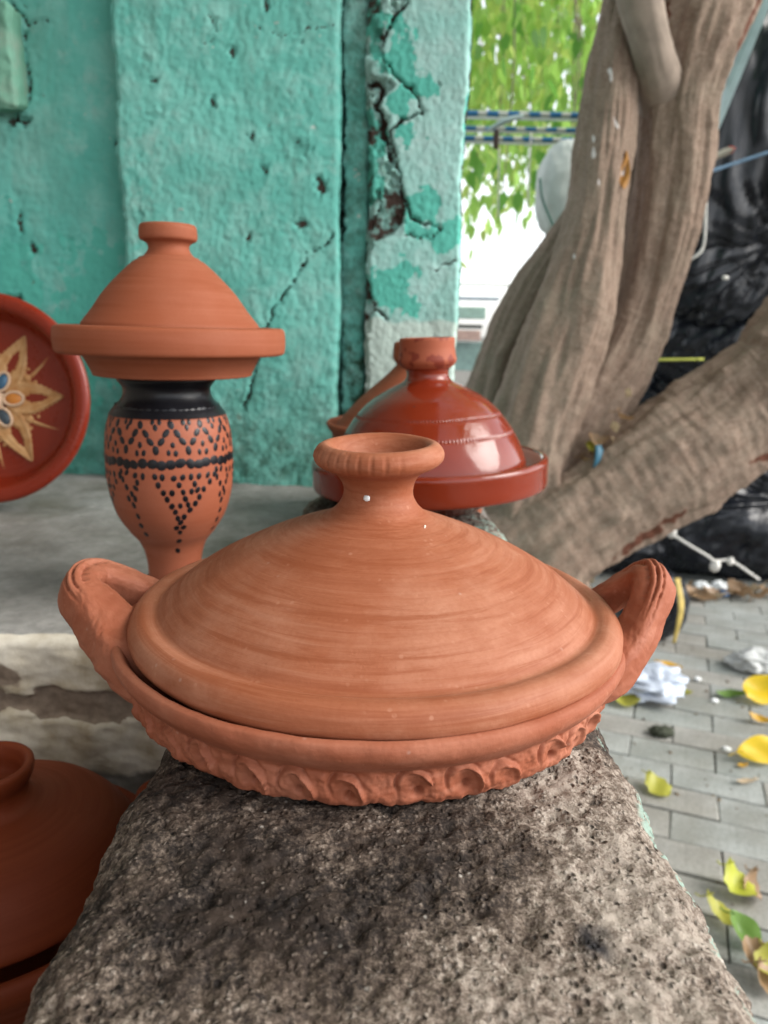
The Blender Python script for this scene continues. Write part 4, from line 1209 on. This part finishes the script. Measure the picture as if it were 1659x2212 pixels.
# ================================================================== POTTERY
# ---- the front tagine
TX, TY = -.0035, .434
ft = thing('tagine', (TX, TY, -.0036), 'large plain terracotta tagine with two looped handles in front on the stone', 'tagine')
NM = 35
def dish_disp(A, S, R, Z):
    band = np.clip((.0215 - Z) / .003, 0, 1) * (R > .12)
    q = np.stack([np.cos(A) * .14, np.sin(A) * .14, Z], -1)
    wq = q + .0009 * np.stack([noise(q * 120), noise(q * 120 + 5), noise(q * 120 + 11)], -1)
    Aw = A + (wq[..., 0] - q[..., 0]) / .14
    k = np.round(Aw / (2 * math.pi) * NM)
    h1 = np.abs(np.sin(k * 12.9898) * 43758.5453) % 1
    h2 = np.abs(np.sin(k * 78.233 + 1) * 24634.6345) % 1
    u = (Aw - (k + .5 * (h1 - .5)) * 2 * math.pi / NM) * .138            # metres along the rim
    v = wq[..., 2] - (.0095 + .004 * (h2 - .5))
    size = .0052 + .0026 * h1
    rr = np.hypot(u + .25 * v, v * .85)
    an = np.arctan2(v, u)
    ridge = np.exp(-((rr - size) / .0010) ** 2) * np.clip(.30 + .9 * np.sin(an + .9), 0, 1)
    cut = np.exp(-((rr - size - .0019) / .0009) ** 2) * np.clip(np.sin(an - .5), 0, 1)
    hollow = np.exp(-(rr / (size * .62)) ** 2)
    hole = np.exp(-(((u - .0008) ** 2 + (v + .0015) ** 2) / .0016 ** 2)) * (h2 > .3)
    d = band * (.0030 * ridge - .0028 * cut - .0016 * hollow - .0046 * hole) * (.6 + .6 * h2)
    d = d + band * (.0010 * fbm(q * 120, 4, .6)) + .0006 * fbm(q * 45, 4)
    lo = np.clip((.008 - Z) / .008, 0, 1) * (R > .11)
    d = d + lo * .0030 * fbm(np.stack([np.cos(A) * 11, np.sin(A) * 11, A * 0], -1), 3)
    return R + d, Z
out_p = smooth_profile([(.128, .0008), (.1335, .0012), (.1366, .0050), (.1374, .012), (.1376, .0165), (.1373, .0192), (.1390, .0218), (.1432, .0258), (.1465, .0305), (.1474, .0345), (.1464, .0378), (.1440, .0390)], 1700)
in_p = smooth_profile([(.1440, .0390), (.1418, .0380), (.1385, .032), (.1345, .020), (.125, .010), (.06, .006), (0, .006)], 250)
dish_prof = np.vstack([[(0, .0008), (.06, .0008), (.11, .0008)], out_p, in_p[1:]])
dsh = lathe('dish', dish_prof, CLAY_DISH, ft, 1300, 900, dish_disp, smoothp=False)
dsh.location = (-.0034, 0, 0)
def lid_disp(A, S, R, Z):
    q = np.stack([R * np.cos(A), R * np.sin(A), Z], -1)
    rings = np.sin(S * 1150 + 5 * noise(q * 14)) * .00007
    R = R + .0009 * fbm(q * 16, 3) * (R > .02) + rings * (R > .03)
    m_ = np.exp(-((Z - .1365) / .0055) ** 2) * (R > .03) * .8
    dents = np.clip(np.sin(A * 30 + 1.5 * np.sin(A * 3)), 0, 1) ** 1.5 * np.clip(.55 - np.cos(A - rad(225)) * -1 * .8, 0, 1)
    dents = dents * np.clip(np.cos(A - rad(228)) * 1.8 - .35, 0, 1)
    R = R - m_ * .0007 * dents
    Z = Z + .0006 * noise(q * 22) * (Z > .12) + .0012 * np.sin(A + .6) * (Z > .118)
    return R, Z
lid_prof = [(.124, .0395), (.1335, .0358), (.1385, .0352), (.1414, .0382), (.1420, .0432), (.1392, .0488), (.1345, .0514), (.1305, .0514), (.1275, .0506), (.1252, .0512), (.122, .0540), (.115, .0594), (.105, .0660), (.09, .0740), (.075, .0808), (.06, .0868), (.045, .0920), (.036, .0948), (.0285, .0978), (.0235, .1018), (.0205, .1065), (.0200, .1105), (.0212, .1150), (.0250, .1195), (.0305, .1222), (.0348, .1242), (.0372, .1275), (.0368, .1310), (.0345, .1340), (.0315, .1352), (.0290, .1345), (.0265, .132), (.0225, .126), (.0175, .116), (.013, .108), (0, .106)]
lid_prof = [(r, z + .0085 * max(0, z - .05) / .085) for r, z in lid_prof]
lathe('lid', lid_prof, CLAY_LID, ft, 512, 900, lid_disp)
# a chip of white paint on the lid neck, lime specks on its shoulder
def speck(parent, az, r, z, size, mat, name):
    p = Vector((r * math.cos(az), r * math.sin(az), z))
    o = blob(name, tuple(p), (size, size * .5, size * .9), mat, parent, 2, 14, 10, lambda n: 1 + .35 * noise(n * 2.2 + size * 900))
    o.rotation_euler = (0, 0, az + math.pi / 2)
lidp = [o for o in ft.children if o.name.startswith('lid')][0]
speck(lidp, rad(252), .0200, .1150, .0019, WHITE_PAINT, 'paint_chip')
for k in range(9):
    r_ = random.uniform(.033, .046); speck(lidp, rad(random.uniform(318, 345)), r_, np.interp(r_, [.03, .036, .045, .06], [.102, .0992, .0958, .0902]) - .0003, random.uniform(.0004, .0009), WHITE_SLIP, 'lime_speck')

def handle(side, pts, rad_, label, notch_side=1):
    def hd(A, L, c):
        q = c * 60
        f = 1 + .06 * fbm(np.stack([q[..., 0] + np.cos(A), q[..., 1] + np.sin(A), q[..., 2]], -1), 3)
        tip = np.exp(-(((np.abs(c[..., 0]) - tipx) / .0075) ** 2))
        # three raw grooves pressed across the tip
        g = 0
        for k in (-1, 0, 1):
            da = np.angle(np.exp(1j * (A - (gro + k * .50))))
            g = g + np.exp(-(da / .09) ** 2)
        f = f - .20 * tip * g * (1 + .8 * noise(np.stack([c[..., 0] + .01 * A, c[..., 1], c[..., 2]], -1) * 420)) + .02 * fbm(np.stack([c[..., 0] * 200 + 4 * np.cos(A), c[..., 1] * 200 + 4 * np.sin(A), c[..., 2] * 200], -1), 3)
        return f
    tipx = max(abs(p[0]) for p in pts)
    gro = rad(55) if side > 0 else rad(125)
    o = sweep('handle', pts, rad_, CLAY_DISH, ft, 96, 34, (0, 0, 1), hd, ex=.62)
    o['label'] = label
    return o
handle(1, [(.102, -.046, .012), (.126, -.0390, .0230), (.1430, -.0285, .0350), (.1535, -.0195, .0490), (.1610, -.0105, .0600), (.1632, .000, .0640), (.1612, .0105, .0615), (.152, .0185, .0525), (.140, .0235, .041), (.116, .028, .025)],
       [(.013, .009), (.0165, .0115), (.0130, .0108), (.0108, .0098), (.0105, .0112), (.0105, .0125), (.0105, .0112), (.0098, .0095), (.0100, .009), (.012, .010)], 'right handle, lighter, with three grooves on its tip')
handle(-1, [(-.100, -.050, .014), (-.124, -.0430, .0225), (-.1445, -.0285, .0325), (-.160, -.0185, .0430), (-.1725, -.0090, .0500), (-.1755, .003, .0530), (-.1715, .0145, .0525), (-.157, .0205, .046), (-.142, .025, .037), (-.120, .029, .026)],
       [(.0160, .012), (.0215, .0140), (.0190, .0140), (.0142, .0135), (.0118, .0135), (.0110, .013), (.0104, .0125), (.0098, .0115), (.0105, .011), (.012, .010)], 'left handle with a small thumb hole and grooves on its tip')

# ---- dotted vase with a small tagine standing on its mouth
VY = .768
vc = P(381, 1290, VY)
vz = lambda y: P(381, y, VY).z - PZ
vase = thing('vase', (vc.x, VY, PZ), 'terracotta vase with black neck and black dotted pattern on the left platform', 'vase')
vp = [(r, z - PZ) for r, z in px_profile(381, VY, [(1258, 56), (1225, 55), (1190, 60), (1165, 70), (1140, 90), (1105, 112), (1062, 126), (1020, 132), (970, 133), (925, 130), (895, 122), (878, 110)])]
vprof = [(0, .001), (.034, .001), (.0365, .004), (.034, .012)] + vp[0:]
lathe('vase_body', vprof, CLAY_VASE, vase, 160, 500)
np_ = [(r, z - PZ) for r, z in px_profile(381, VY, [(892, 121.5), (878, 111), (862, 96), (848, 90), (835, 91), (826, 98), (819, 103), (815, 102)])]
np_ = [(r + .0006, z) for r, z in np_] + [(np_[-1][0] - .006, np_[-1][1] + .0005), (np_[-1][0] - .010, np_[-1][1] - .004), (.034, np_[-1][1] - .04)]
lathe('black_neck', np_, BLACK_GLAZE, vase, 160, 500)
bf = lathe('black_foot', [(.0345, .0105), (.0325, .016), (.0305, .0215), (.0285, .0245)], BLACK_GLAZE, vase, 96, 500, lambda A, S, R, Z: (R + .0006 + 0 * A, Z))
rz_prof = smooth_profile(vprof, 500)
def vase_r(z):
    k = rz_prof[:, 1].argsort()
    return float(np.interp(z, rz_prof[k, 1], rz_prof[k, 0]))
def dots(name, lst, mat, parent):
    Vs, Fs = [], []
    nseg = 10
    for (az, z, rw, rh, tilt) in lst:
        r = vase_r(z); dz = .002
        sl = (vase_r(z + dz) - vase_r(z - dz)) / (2 * dz)
        nrm = Vector((math.cos(az), math.sin(az), -sl)).normalized()
        tu = Vector((-math.sin(az), math.cos(az), 0)); tv = nrm.cross(tu) * -1
        tv = Vector((0, 0, 1)) - nrm * nrm.z; tv.normalize()
        c = Vector((r * math.cos(az), r * math.sin(az), z))
        k = len(Vs)
        Vs.append(tuple(c + nrm * .00028))
        for ring, hgt in ((.7, .00026), (1.0, -.0001)):
            for j in range(nseg):
                a = 2 * math.pi * j / nseg
                x, y = math.cos(a) * rw * ring, math.sin(a) * rh * ring
                x, y = x * math.cos(tilt) - y * math.sin(tilt), x * math.sin(tilt) + y * math.cos(tilt)
                q = c + tu * x + tv * y
                rq = vase_r(q.z); h_ = math.hypot(q.x, q.y)
                q.x *= rq / h_; q.y *= rq / h_
                Vs.append(tuple(q + nrm * hgt))
        for j in range(nseg):
            j2 = (j + 1) % nseg
            Fs.append([k, k + 1 + j, k + 1 + j2])
            Fs.append([k + 1 + j, k + 1 + nseg + j, k + 1 + nseg + j2, k + 1 + j2])
    return tag(link(name, mesh_np(name, Vs, Fs), mat, parent), kind='stuff')
cy = lambda y: vz((1050 + y * .3165) * .7373)
az0 = rad(-90) - vc.x / VY * 1.0 * 0 + math.atan2(vc.x, VY) * -1 * 0
face_az = math.atan2(-VY, -vc.x)      # towards the camera
xaz = lambda x: face_az + math.asin(max(-1, min(1, (x - 591) / 571)))
px2m = .233 * mpp(vc)
D1 = []
per = 2 * math.pi / 13
J = lambda s: random.gauss(0, s)
for k in range(13):
    b0 = xaz(610) + k * per
    for t, y in ((0, 552), (.17, 622), (-.17, 622), (.33, 692), (-.33, 692), (.5, 765), (.39, 530), (.61, 530), (.5, 578), (0, 722), (-.12, 788), (.12, 790)):
        arm = y in (552, 622, 692, 765)
        D1.append((b0 + t * per + J(.005), cy(y + J(3)), random.uniform(.0030, .0035) if arm else random.uniform(.0021, .0026), random.uniform(.0047, .0053) if arm else random.uniform(.0032, .0037), (.62 if (t > 0 and y in (622, 692)) else -.62 if (t < 0 and y in (622, 692)) else 0) + J(.12)))
dots('zigzag_dots', D1, BLACK_GLAZE, vase)
D2 = [(2 * math.pi * k / 44 + J(.01), cy(886 + 9 * math.sin(k * 1.7)), random.uniform(.0052, .0066), random.uniform(.0048, .0058), J(.4)) for k in range(44)]
D2 += [(2 * math.pi * k / 46 + J(.01), cy(452 + J(3)), .0046, .0042, 0) for k in range(46)]
dots('band_dots', D2, BLACK_GLAZE, vase)
big = [(455, 990), (525, 995), (615, 1005), (685, 1000), (760, 1000), (830, 1000), (900, 1000), (965, 1000), (480, 1062), (645, 1065), (790, 1065), (920, 1060), (520, 1130), (600, 1132), (685, 1130), (760, 1128), (815, 1120), (870, 1120), (550, 1188), (705, 1190), (830, 1185), (590, 1252), (660, 1250), (725, 1245), (790, 1240), (620, 1305), (750, 1295), (640, 1365), (700, 1355), (667, 1408), (628, 1458), (705, 1455), (662, 1505), (660, 1598), (650, 1702)]
small = [(175, 962), (222, 965), (290, 985), (360, 990), (185, 1030), (310, 1045), (212, 1095), (286, 1095), (252, 1150), (220, 1195), (275, 1190), (248, 1252), (263, 1352), (263, 1442), (270, 1530)]
D3 = []
for k in range(4):
    for x, y in big: D3.append((xaz(x) + k * math.pi / 2 + J(.006), cy(y), random.uniform(.0026, .0032), random.uniform(.0035, .0041), J(.3)))
    for x, y in small: D3.append((xaz(x) + k * math.pi / 2 + J(.006), cy(y), random.uniform(.0024, .0028), random.uniform(.0035, .0041), J(.3)))
dots('triangle_dots', D3, BLACK_GLAZE, vase)

zt = vz(815) + PZ
sp_ = px_profile(371, VY, [(812, 0), (811, 150), (809, 166), (803, 168), (768, 187), (764, 200), (763, 234), (757, 240), (735, 243), (712, 242), (706, 238), (704, 225), (706, 200), (712, 194)])
z_off = (zt + .001) - sp_[0][1]
sc_ = thing('small_tagine', (P(371, 750, VY).x, VY + .004, zt + .001), 'plain matte clay tagine balanced on the mouth of the dotted vase', 'tagine')
lathe('dish', [(r, z - sp_[0][1]) for r, z in sp_], CLAY_TOP, sc_, 160, 700)
lp_ = px_profile(372, VY, [(712, 188), (704, 187), (698, 185), (670, 164), (630, 137), (590, 101), (566, 76), (560, 66), (556, 62), (554, 55), (545, 47), (535, 43), (526, 46), (521, 54), (518, 60), (510, 62), (496, 61.5), (488, 60), (484, 56), (483, 40), (488, 30), (500, 25), (505, 0)])
lathe('lid', [(r, z - sp_[0][1]) for r, z in lp_], CLAY_TOP, sc_, 160, 700)

# ---- glazed red tagine at the end of the stone, and the plain one behind it
RY = .885
rz0 = -.0045
rp = px_profile(931, RY, [(1045, 246), (1038, 250), (1010, 252), (992, 253), (986, 250), (984, 243), (988, 238)])
rp = [(0, rz0), (.050, rz0), (.061, -.001), (.083, .009), (.104, .0175), (rp[0][0] - .010, rp[0][1] - .0015)] + rp
rt = thing('red_tagine', (P(931, 1000, RY).x, RY, rz0), 'shiny dark red glazed tagine at the back end of the stone wall', 'tagine')
rt.rotation_euler = (0, rad(-2.8), 0)
lathe('dish', [(r, (z - rz0)) for r, z in rp], RED_GLAZE, rt, 200, 700)
ip = px_profile(931, RY, [(985.5, 242.5), (990, 237), (1010, 232), (1030, 215), (1040, 150), (1040, 0)])
lathe('dish_inside', [(r, z - rz0) for r, z in ip], WHITE_SLIP, rt, 160, 500)
def roulette(A, S, R, Z):
    for zc in rl:
        R = R - .0011 * np.exp(-((Z - zc) / .0012) ** 2) * (.5 + .5 * np.sign(np.sin(A * 150)))
    return R, Z
zz_ = lambda y: P(931, y, RY).z - rz0
rl = [zz_(893), zz_(930)]
rd = px_profile(931, RY, [(1022, 208), (1005, 208), (985, 204), (955, 193), (920, 174), (885, 148), (860, 120), (842, 90), (832, 70), (825, 56), (818, 48), (808, 45), (798, 47), (793, 52)])
lathe('lid', [(r, z - rz0) for r, z in rd], RED_GLAZE, rt, 720, 900, roulette)
rk = px_profile(931, RY, [(794, 51), (788, 58), (782, 62), (776, 63), (765, 61), (752, 59.5), (735, 60), (731, 59.5), (729, 57), (730, 50), (745, 40), (760, 0)])
def knob_mat():
    m = M('bare_clay_knob', .6, .3)
    g = m.n('ShaderNodeTexCoord')
    o = m.coord('Object')
    n_ = m.noise(o, 45, 3, .5)
    m.col(m.mix(m.ramp(n_, [(.52, 0), (.56, 1)]), (.31, .078, .036), (.19, .03, .014)))
    return m.m
lathe('knob', [(r, z - rz0) for r, z in rk], knob_mat(), rt, 128, 700)
vh = zz_(868); rv = 126 * mpp(P(931, 868, RY))
speck(rt, math.atan2(-1, -.28), rv * 1.0, vh, .0022, plain('steam_hole', (.015, .006, .004), .8), 'steam_hole')
BY = 1.13
bt = thing('plain_tagine', (P(896, 900, BY).x, BY, PZ), 'plain clay tagine mostly hidden behind the red glazed tagine', 'tagine')
bz0 = PZ
bk = px_profile(905, BY, [(965, 165), (935, 176), (918, 168), (865, 122), (815, 68), (797, 50), (788, 43), (783, 46), (776, 51), (760, 51.5), (745, 50), (741, 48), (738, 40), (745, 0)])
lathe('lid', [(r, z - bz0) for r, z in bk], CLAY_BACK, bt, 128, 500)
bd = px_profile(905, BY, [(935, 178), (925, 186), (915, 190), (912, 184), (930, 176)])
bd = [(0, .002), (.09, .002), (.105, .02), (bd[0][0] - .004, bd[0][1] - bz0 - .03)] + [(r, z - bz0) for r, z in bd]
lathe('dish', bd, CLAY_BACK, bt, 128, 400)

# ---- decorated plate leaning on the wall at the left edge
PY_ = 1.17
pc_ = P(-6, 872, PY_)
PR = 220 * mpp(pc_)
plate = thing('decorated_plate', (pc_.x, PY_, PZ), 'red glazed plate with a pale raised star, leaning on the wall at left', 'plate')
tiltp = rad(9)
hold = Matrix.Translation((0, 0, PR * math.cos(tiltp) + .008)) @ Matrix.Rotation(rad(90) - tiltp, 4, 'X')
def on_plate(o): o.matrix_local = hold; return o
pprof = [(0, -.012), (PR * .55, -.012), (PR * .72, -.006), (PR * .93, .020), (PR * .985, .028), (PR, .034), (PR * .995, .040), (PR * .96, .043), (PR * .90, .0425), (PR * .865, .040), (PR * .845, .035), (PR * .80, .020), (PR * .755, .0085), (PR * .70, .006), (PR * .5, .005), (0, .005)]
on_plate(lathe('plate_body', pprof, PLATE_GLAZE, plate, 160, 500))
u_ = PR / 220
def petal(a, s=1.0):
    # ribbed leaf with a scalloped edge, in plate units (px)
    Vs, Fs = [], []
    n, m_ = 49, 17
    L0, L1 = 26, 150 * s
    for i in range(n):
        t = i / (n - 1)
        x = L0 + (L1 - L0) * t
        w = 37 * math.sin(math.pi * min(1, (t * .93 + .07)) ** .72) ** .9 * (1 - .25 * t) + .4
        w *= 1 + .07 * abs(math.sin(t * math.pi * 11))
        for j in range(m_):
            v = j / (m_ - 1) * 2 - 1
            rib = .5 + .5 * math.cos((t * 16 - abs(v) * 5.5) * 2 * math.pi)
            h = 3.2 + 2.2 * rib * abs(v) + (2.4 if abs(v) > .86 else 0) - 1.8 * math.exp(-(v / .22) ** 2) * (t > .2)
            if abs(v) > .99: h = -.5
            if .30 < t < .72 and abs(v) < .34 * math.sin((t - .30) / .42 * math.pi) ** .6: h = -.8
            Vs.append((x, v * w, h))
    Vs = np.array(Vs)
    c_, s_ = math.cos(a), math.sin(a)
    V = np.stack([Vs[:, 0] * c_ - Vs[:, 1] * s_, Vs[:, 0] * s_ + Vs[:, 1] * c_, Vs[:, 2]], 1) * u_
    V[:, 2] += .005
    o = link('petal', mesh_np('petal', V, grid_faces(m_, n)), RELIEF, plate)
    on_plate(o)
def bead_mesh(lst, name, mat):
    Vs, Fs = [], []
    nu, nv = 10, 5
    for (x, y, r) in lst:
        k = len(Vs)
        for j in range(nv):
            ph = j / (nv - 1) * math.pi / 2
            for i in range(nu):
                th = 2 * math.pi * i / nu
                Vs.append(((x + r * math.cos(ph) * math.cos(th)) * u_, (y + r * math.cos(ph) * math.sin(th)) * u_, .0045 + r * .8 * math.sin(ph) * u_))
        Fs += [[k + a for a in f] for f in grid_faces(nu, nv, True).tolist()]
    return on_plate(link(name, mesh_np(name, Vs, Fs), mat, plate))
def polar(r, a): return (r * math.cos(a), r * math.sin(a))
for k in range(6):
    a = rad(4 + 59.5 * k)
    petal(a, 1.0 if k % 2 == 0 else 1.02)
    b_ = a + rad(30)
    lst = [(*polar(84, b_), 9.5)] + [(*polar(97 + 6.2 * i, b_ + .01 * i), max(4.8 - .30 * i, 1.6)) for i in range(12)]
    for dr, da, r in ((96, -.16, 4.2), (98, .15, 4.2), (74, .20, 3.6), (72, -.21, 3.4)):
        lst.append((*polar(dr, b_ + da), r))
    bead_mesh(lst, 'bead_spray', RELIEF)
    eb = []
    for i in range(10):
        t_ = .22 + i * .078
        x_ = 26 + 124 * t_
        w_ = (37 * math.sin(math.pi * min(1, (t_ * .93 + .07)) ** .72) ** .9 * (1 - .25 * t_) + .4) * 1.02
        for sg in (-1, 1):
            eb.append((x_ * math.cos(a) - sg * w_ * math.sin(a), x_ * math.sin(a) + sg * w_ * math.cos(a), 3.6 - .15 * i))
    bead_mesh(eb, 'petal_beads', RELIEF)
    g = blob('gem', (0, 0, 0), (18 * u_, 12 * u_, 5 * u_), (GEM_AMBER, GEM_BLUE, GEM_AMBER, GEM_BLUE, GEM_AMBER, GEM_DARK)[k], plate, 2, 24, 14)
    gx, gy = polar(43, a)
    g.matrix_local = hold @ Matrix.Translation((gx * u_, gy * u_, .0095)) @ Matrix.Rotation(a, 4, 'Z')
    # collar round the gem
    ring = []
    cg = [(gx + 21 * math.cos(t) * math.cos(a) - 14 * math.sin(t) * math.sin(a), gy + 21 * math.cos(t) * math.sin(a) + 14 * math.sin(t) * math.cos(a)) for t in np.linspace(0, 6.283, 17)]
    on_plate(sweep('gem_collar', [(x * u_, y * u_, .0105) for x, y in cg], 3.2 * u_, RELIEF_PALE, plate, 8, 3))
bead_mesh([(0, 0, 24)], 'centre_boss', RELIEF_PALE)
bead_mesh([(0, 0, 9)], 'centre_bead', RELIEF).matrix_local = hold @ Matrix.Translation((0, 0, 17 * u_))

# ---- pot on the lower step at the bottom left
FY = .50
fz0 = -.262
fp = thing('floor_tagine', (P(-30, 1700, FY).x, FY, fz0), 'dark orange clay tagine with an open knob on the low step at bottom left', 'tagine')
kr = .0335
ktop = P(-30, 1652, FY).z - fz0
fl = [(.104, ktop - .088), (.108, ktop - .083), (.106, ktop - .076), (.098, ktop - .062), (.085, ktop - .048), (.07, ktop - .040), (.05, ktop - .034), (.036, ktop - .031), (.0305, ktop - .027), (.0285, ktop - .022), (.029, ktop - .017), (.0315, ktop - .012), (.0335, ktop - .006), (.0335, ktop - .001), (.031, ktop + .001), (.0275, ktop - .001), (.0255, ktop - .008), (.022, ktop - .02), (0, ktop - .026)]
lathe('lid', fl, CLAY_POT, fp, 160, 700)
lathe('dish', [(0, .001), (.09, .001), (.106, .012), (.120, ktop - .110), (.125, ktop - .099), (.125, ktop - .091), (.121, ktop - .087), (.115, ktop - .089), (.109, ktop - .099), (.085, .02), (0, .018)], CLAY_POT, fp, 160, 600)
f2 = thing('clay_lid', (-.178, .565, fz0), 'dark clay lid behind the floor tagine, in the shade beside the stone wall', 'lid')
lathe('lid_body', [(.072, .001), (.075, .006), (.070, .016), (.058, .034), (.040, .052), (.022, .062), (.016, .068), (.018, .078), (.022, .084), (.020, .088), (0, .084)], CLAY_POT, f2, 96, 500)
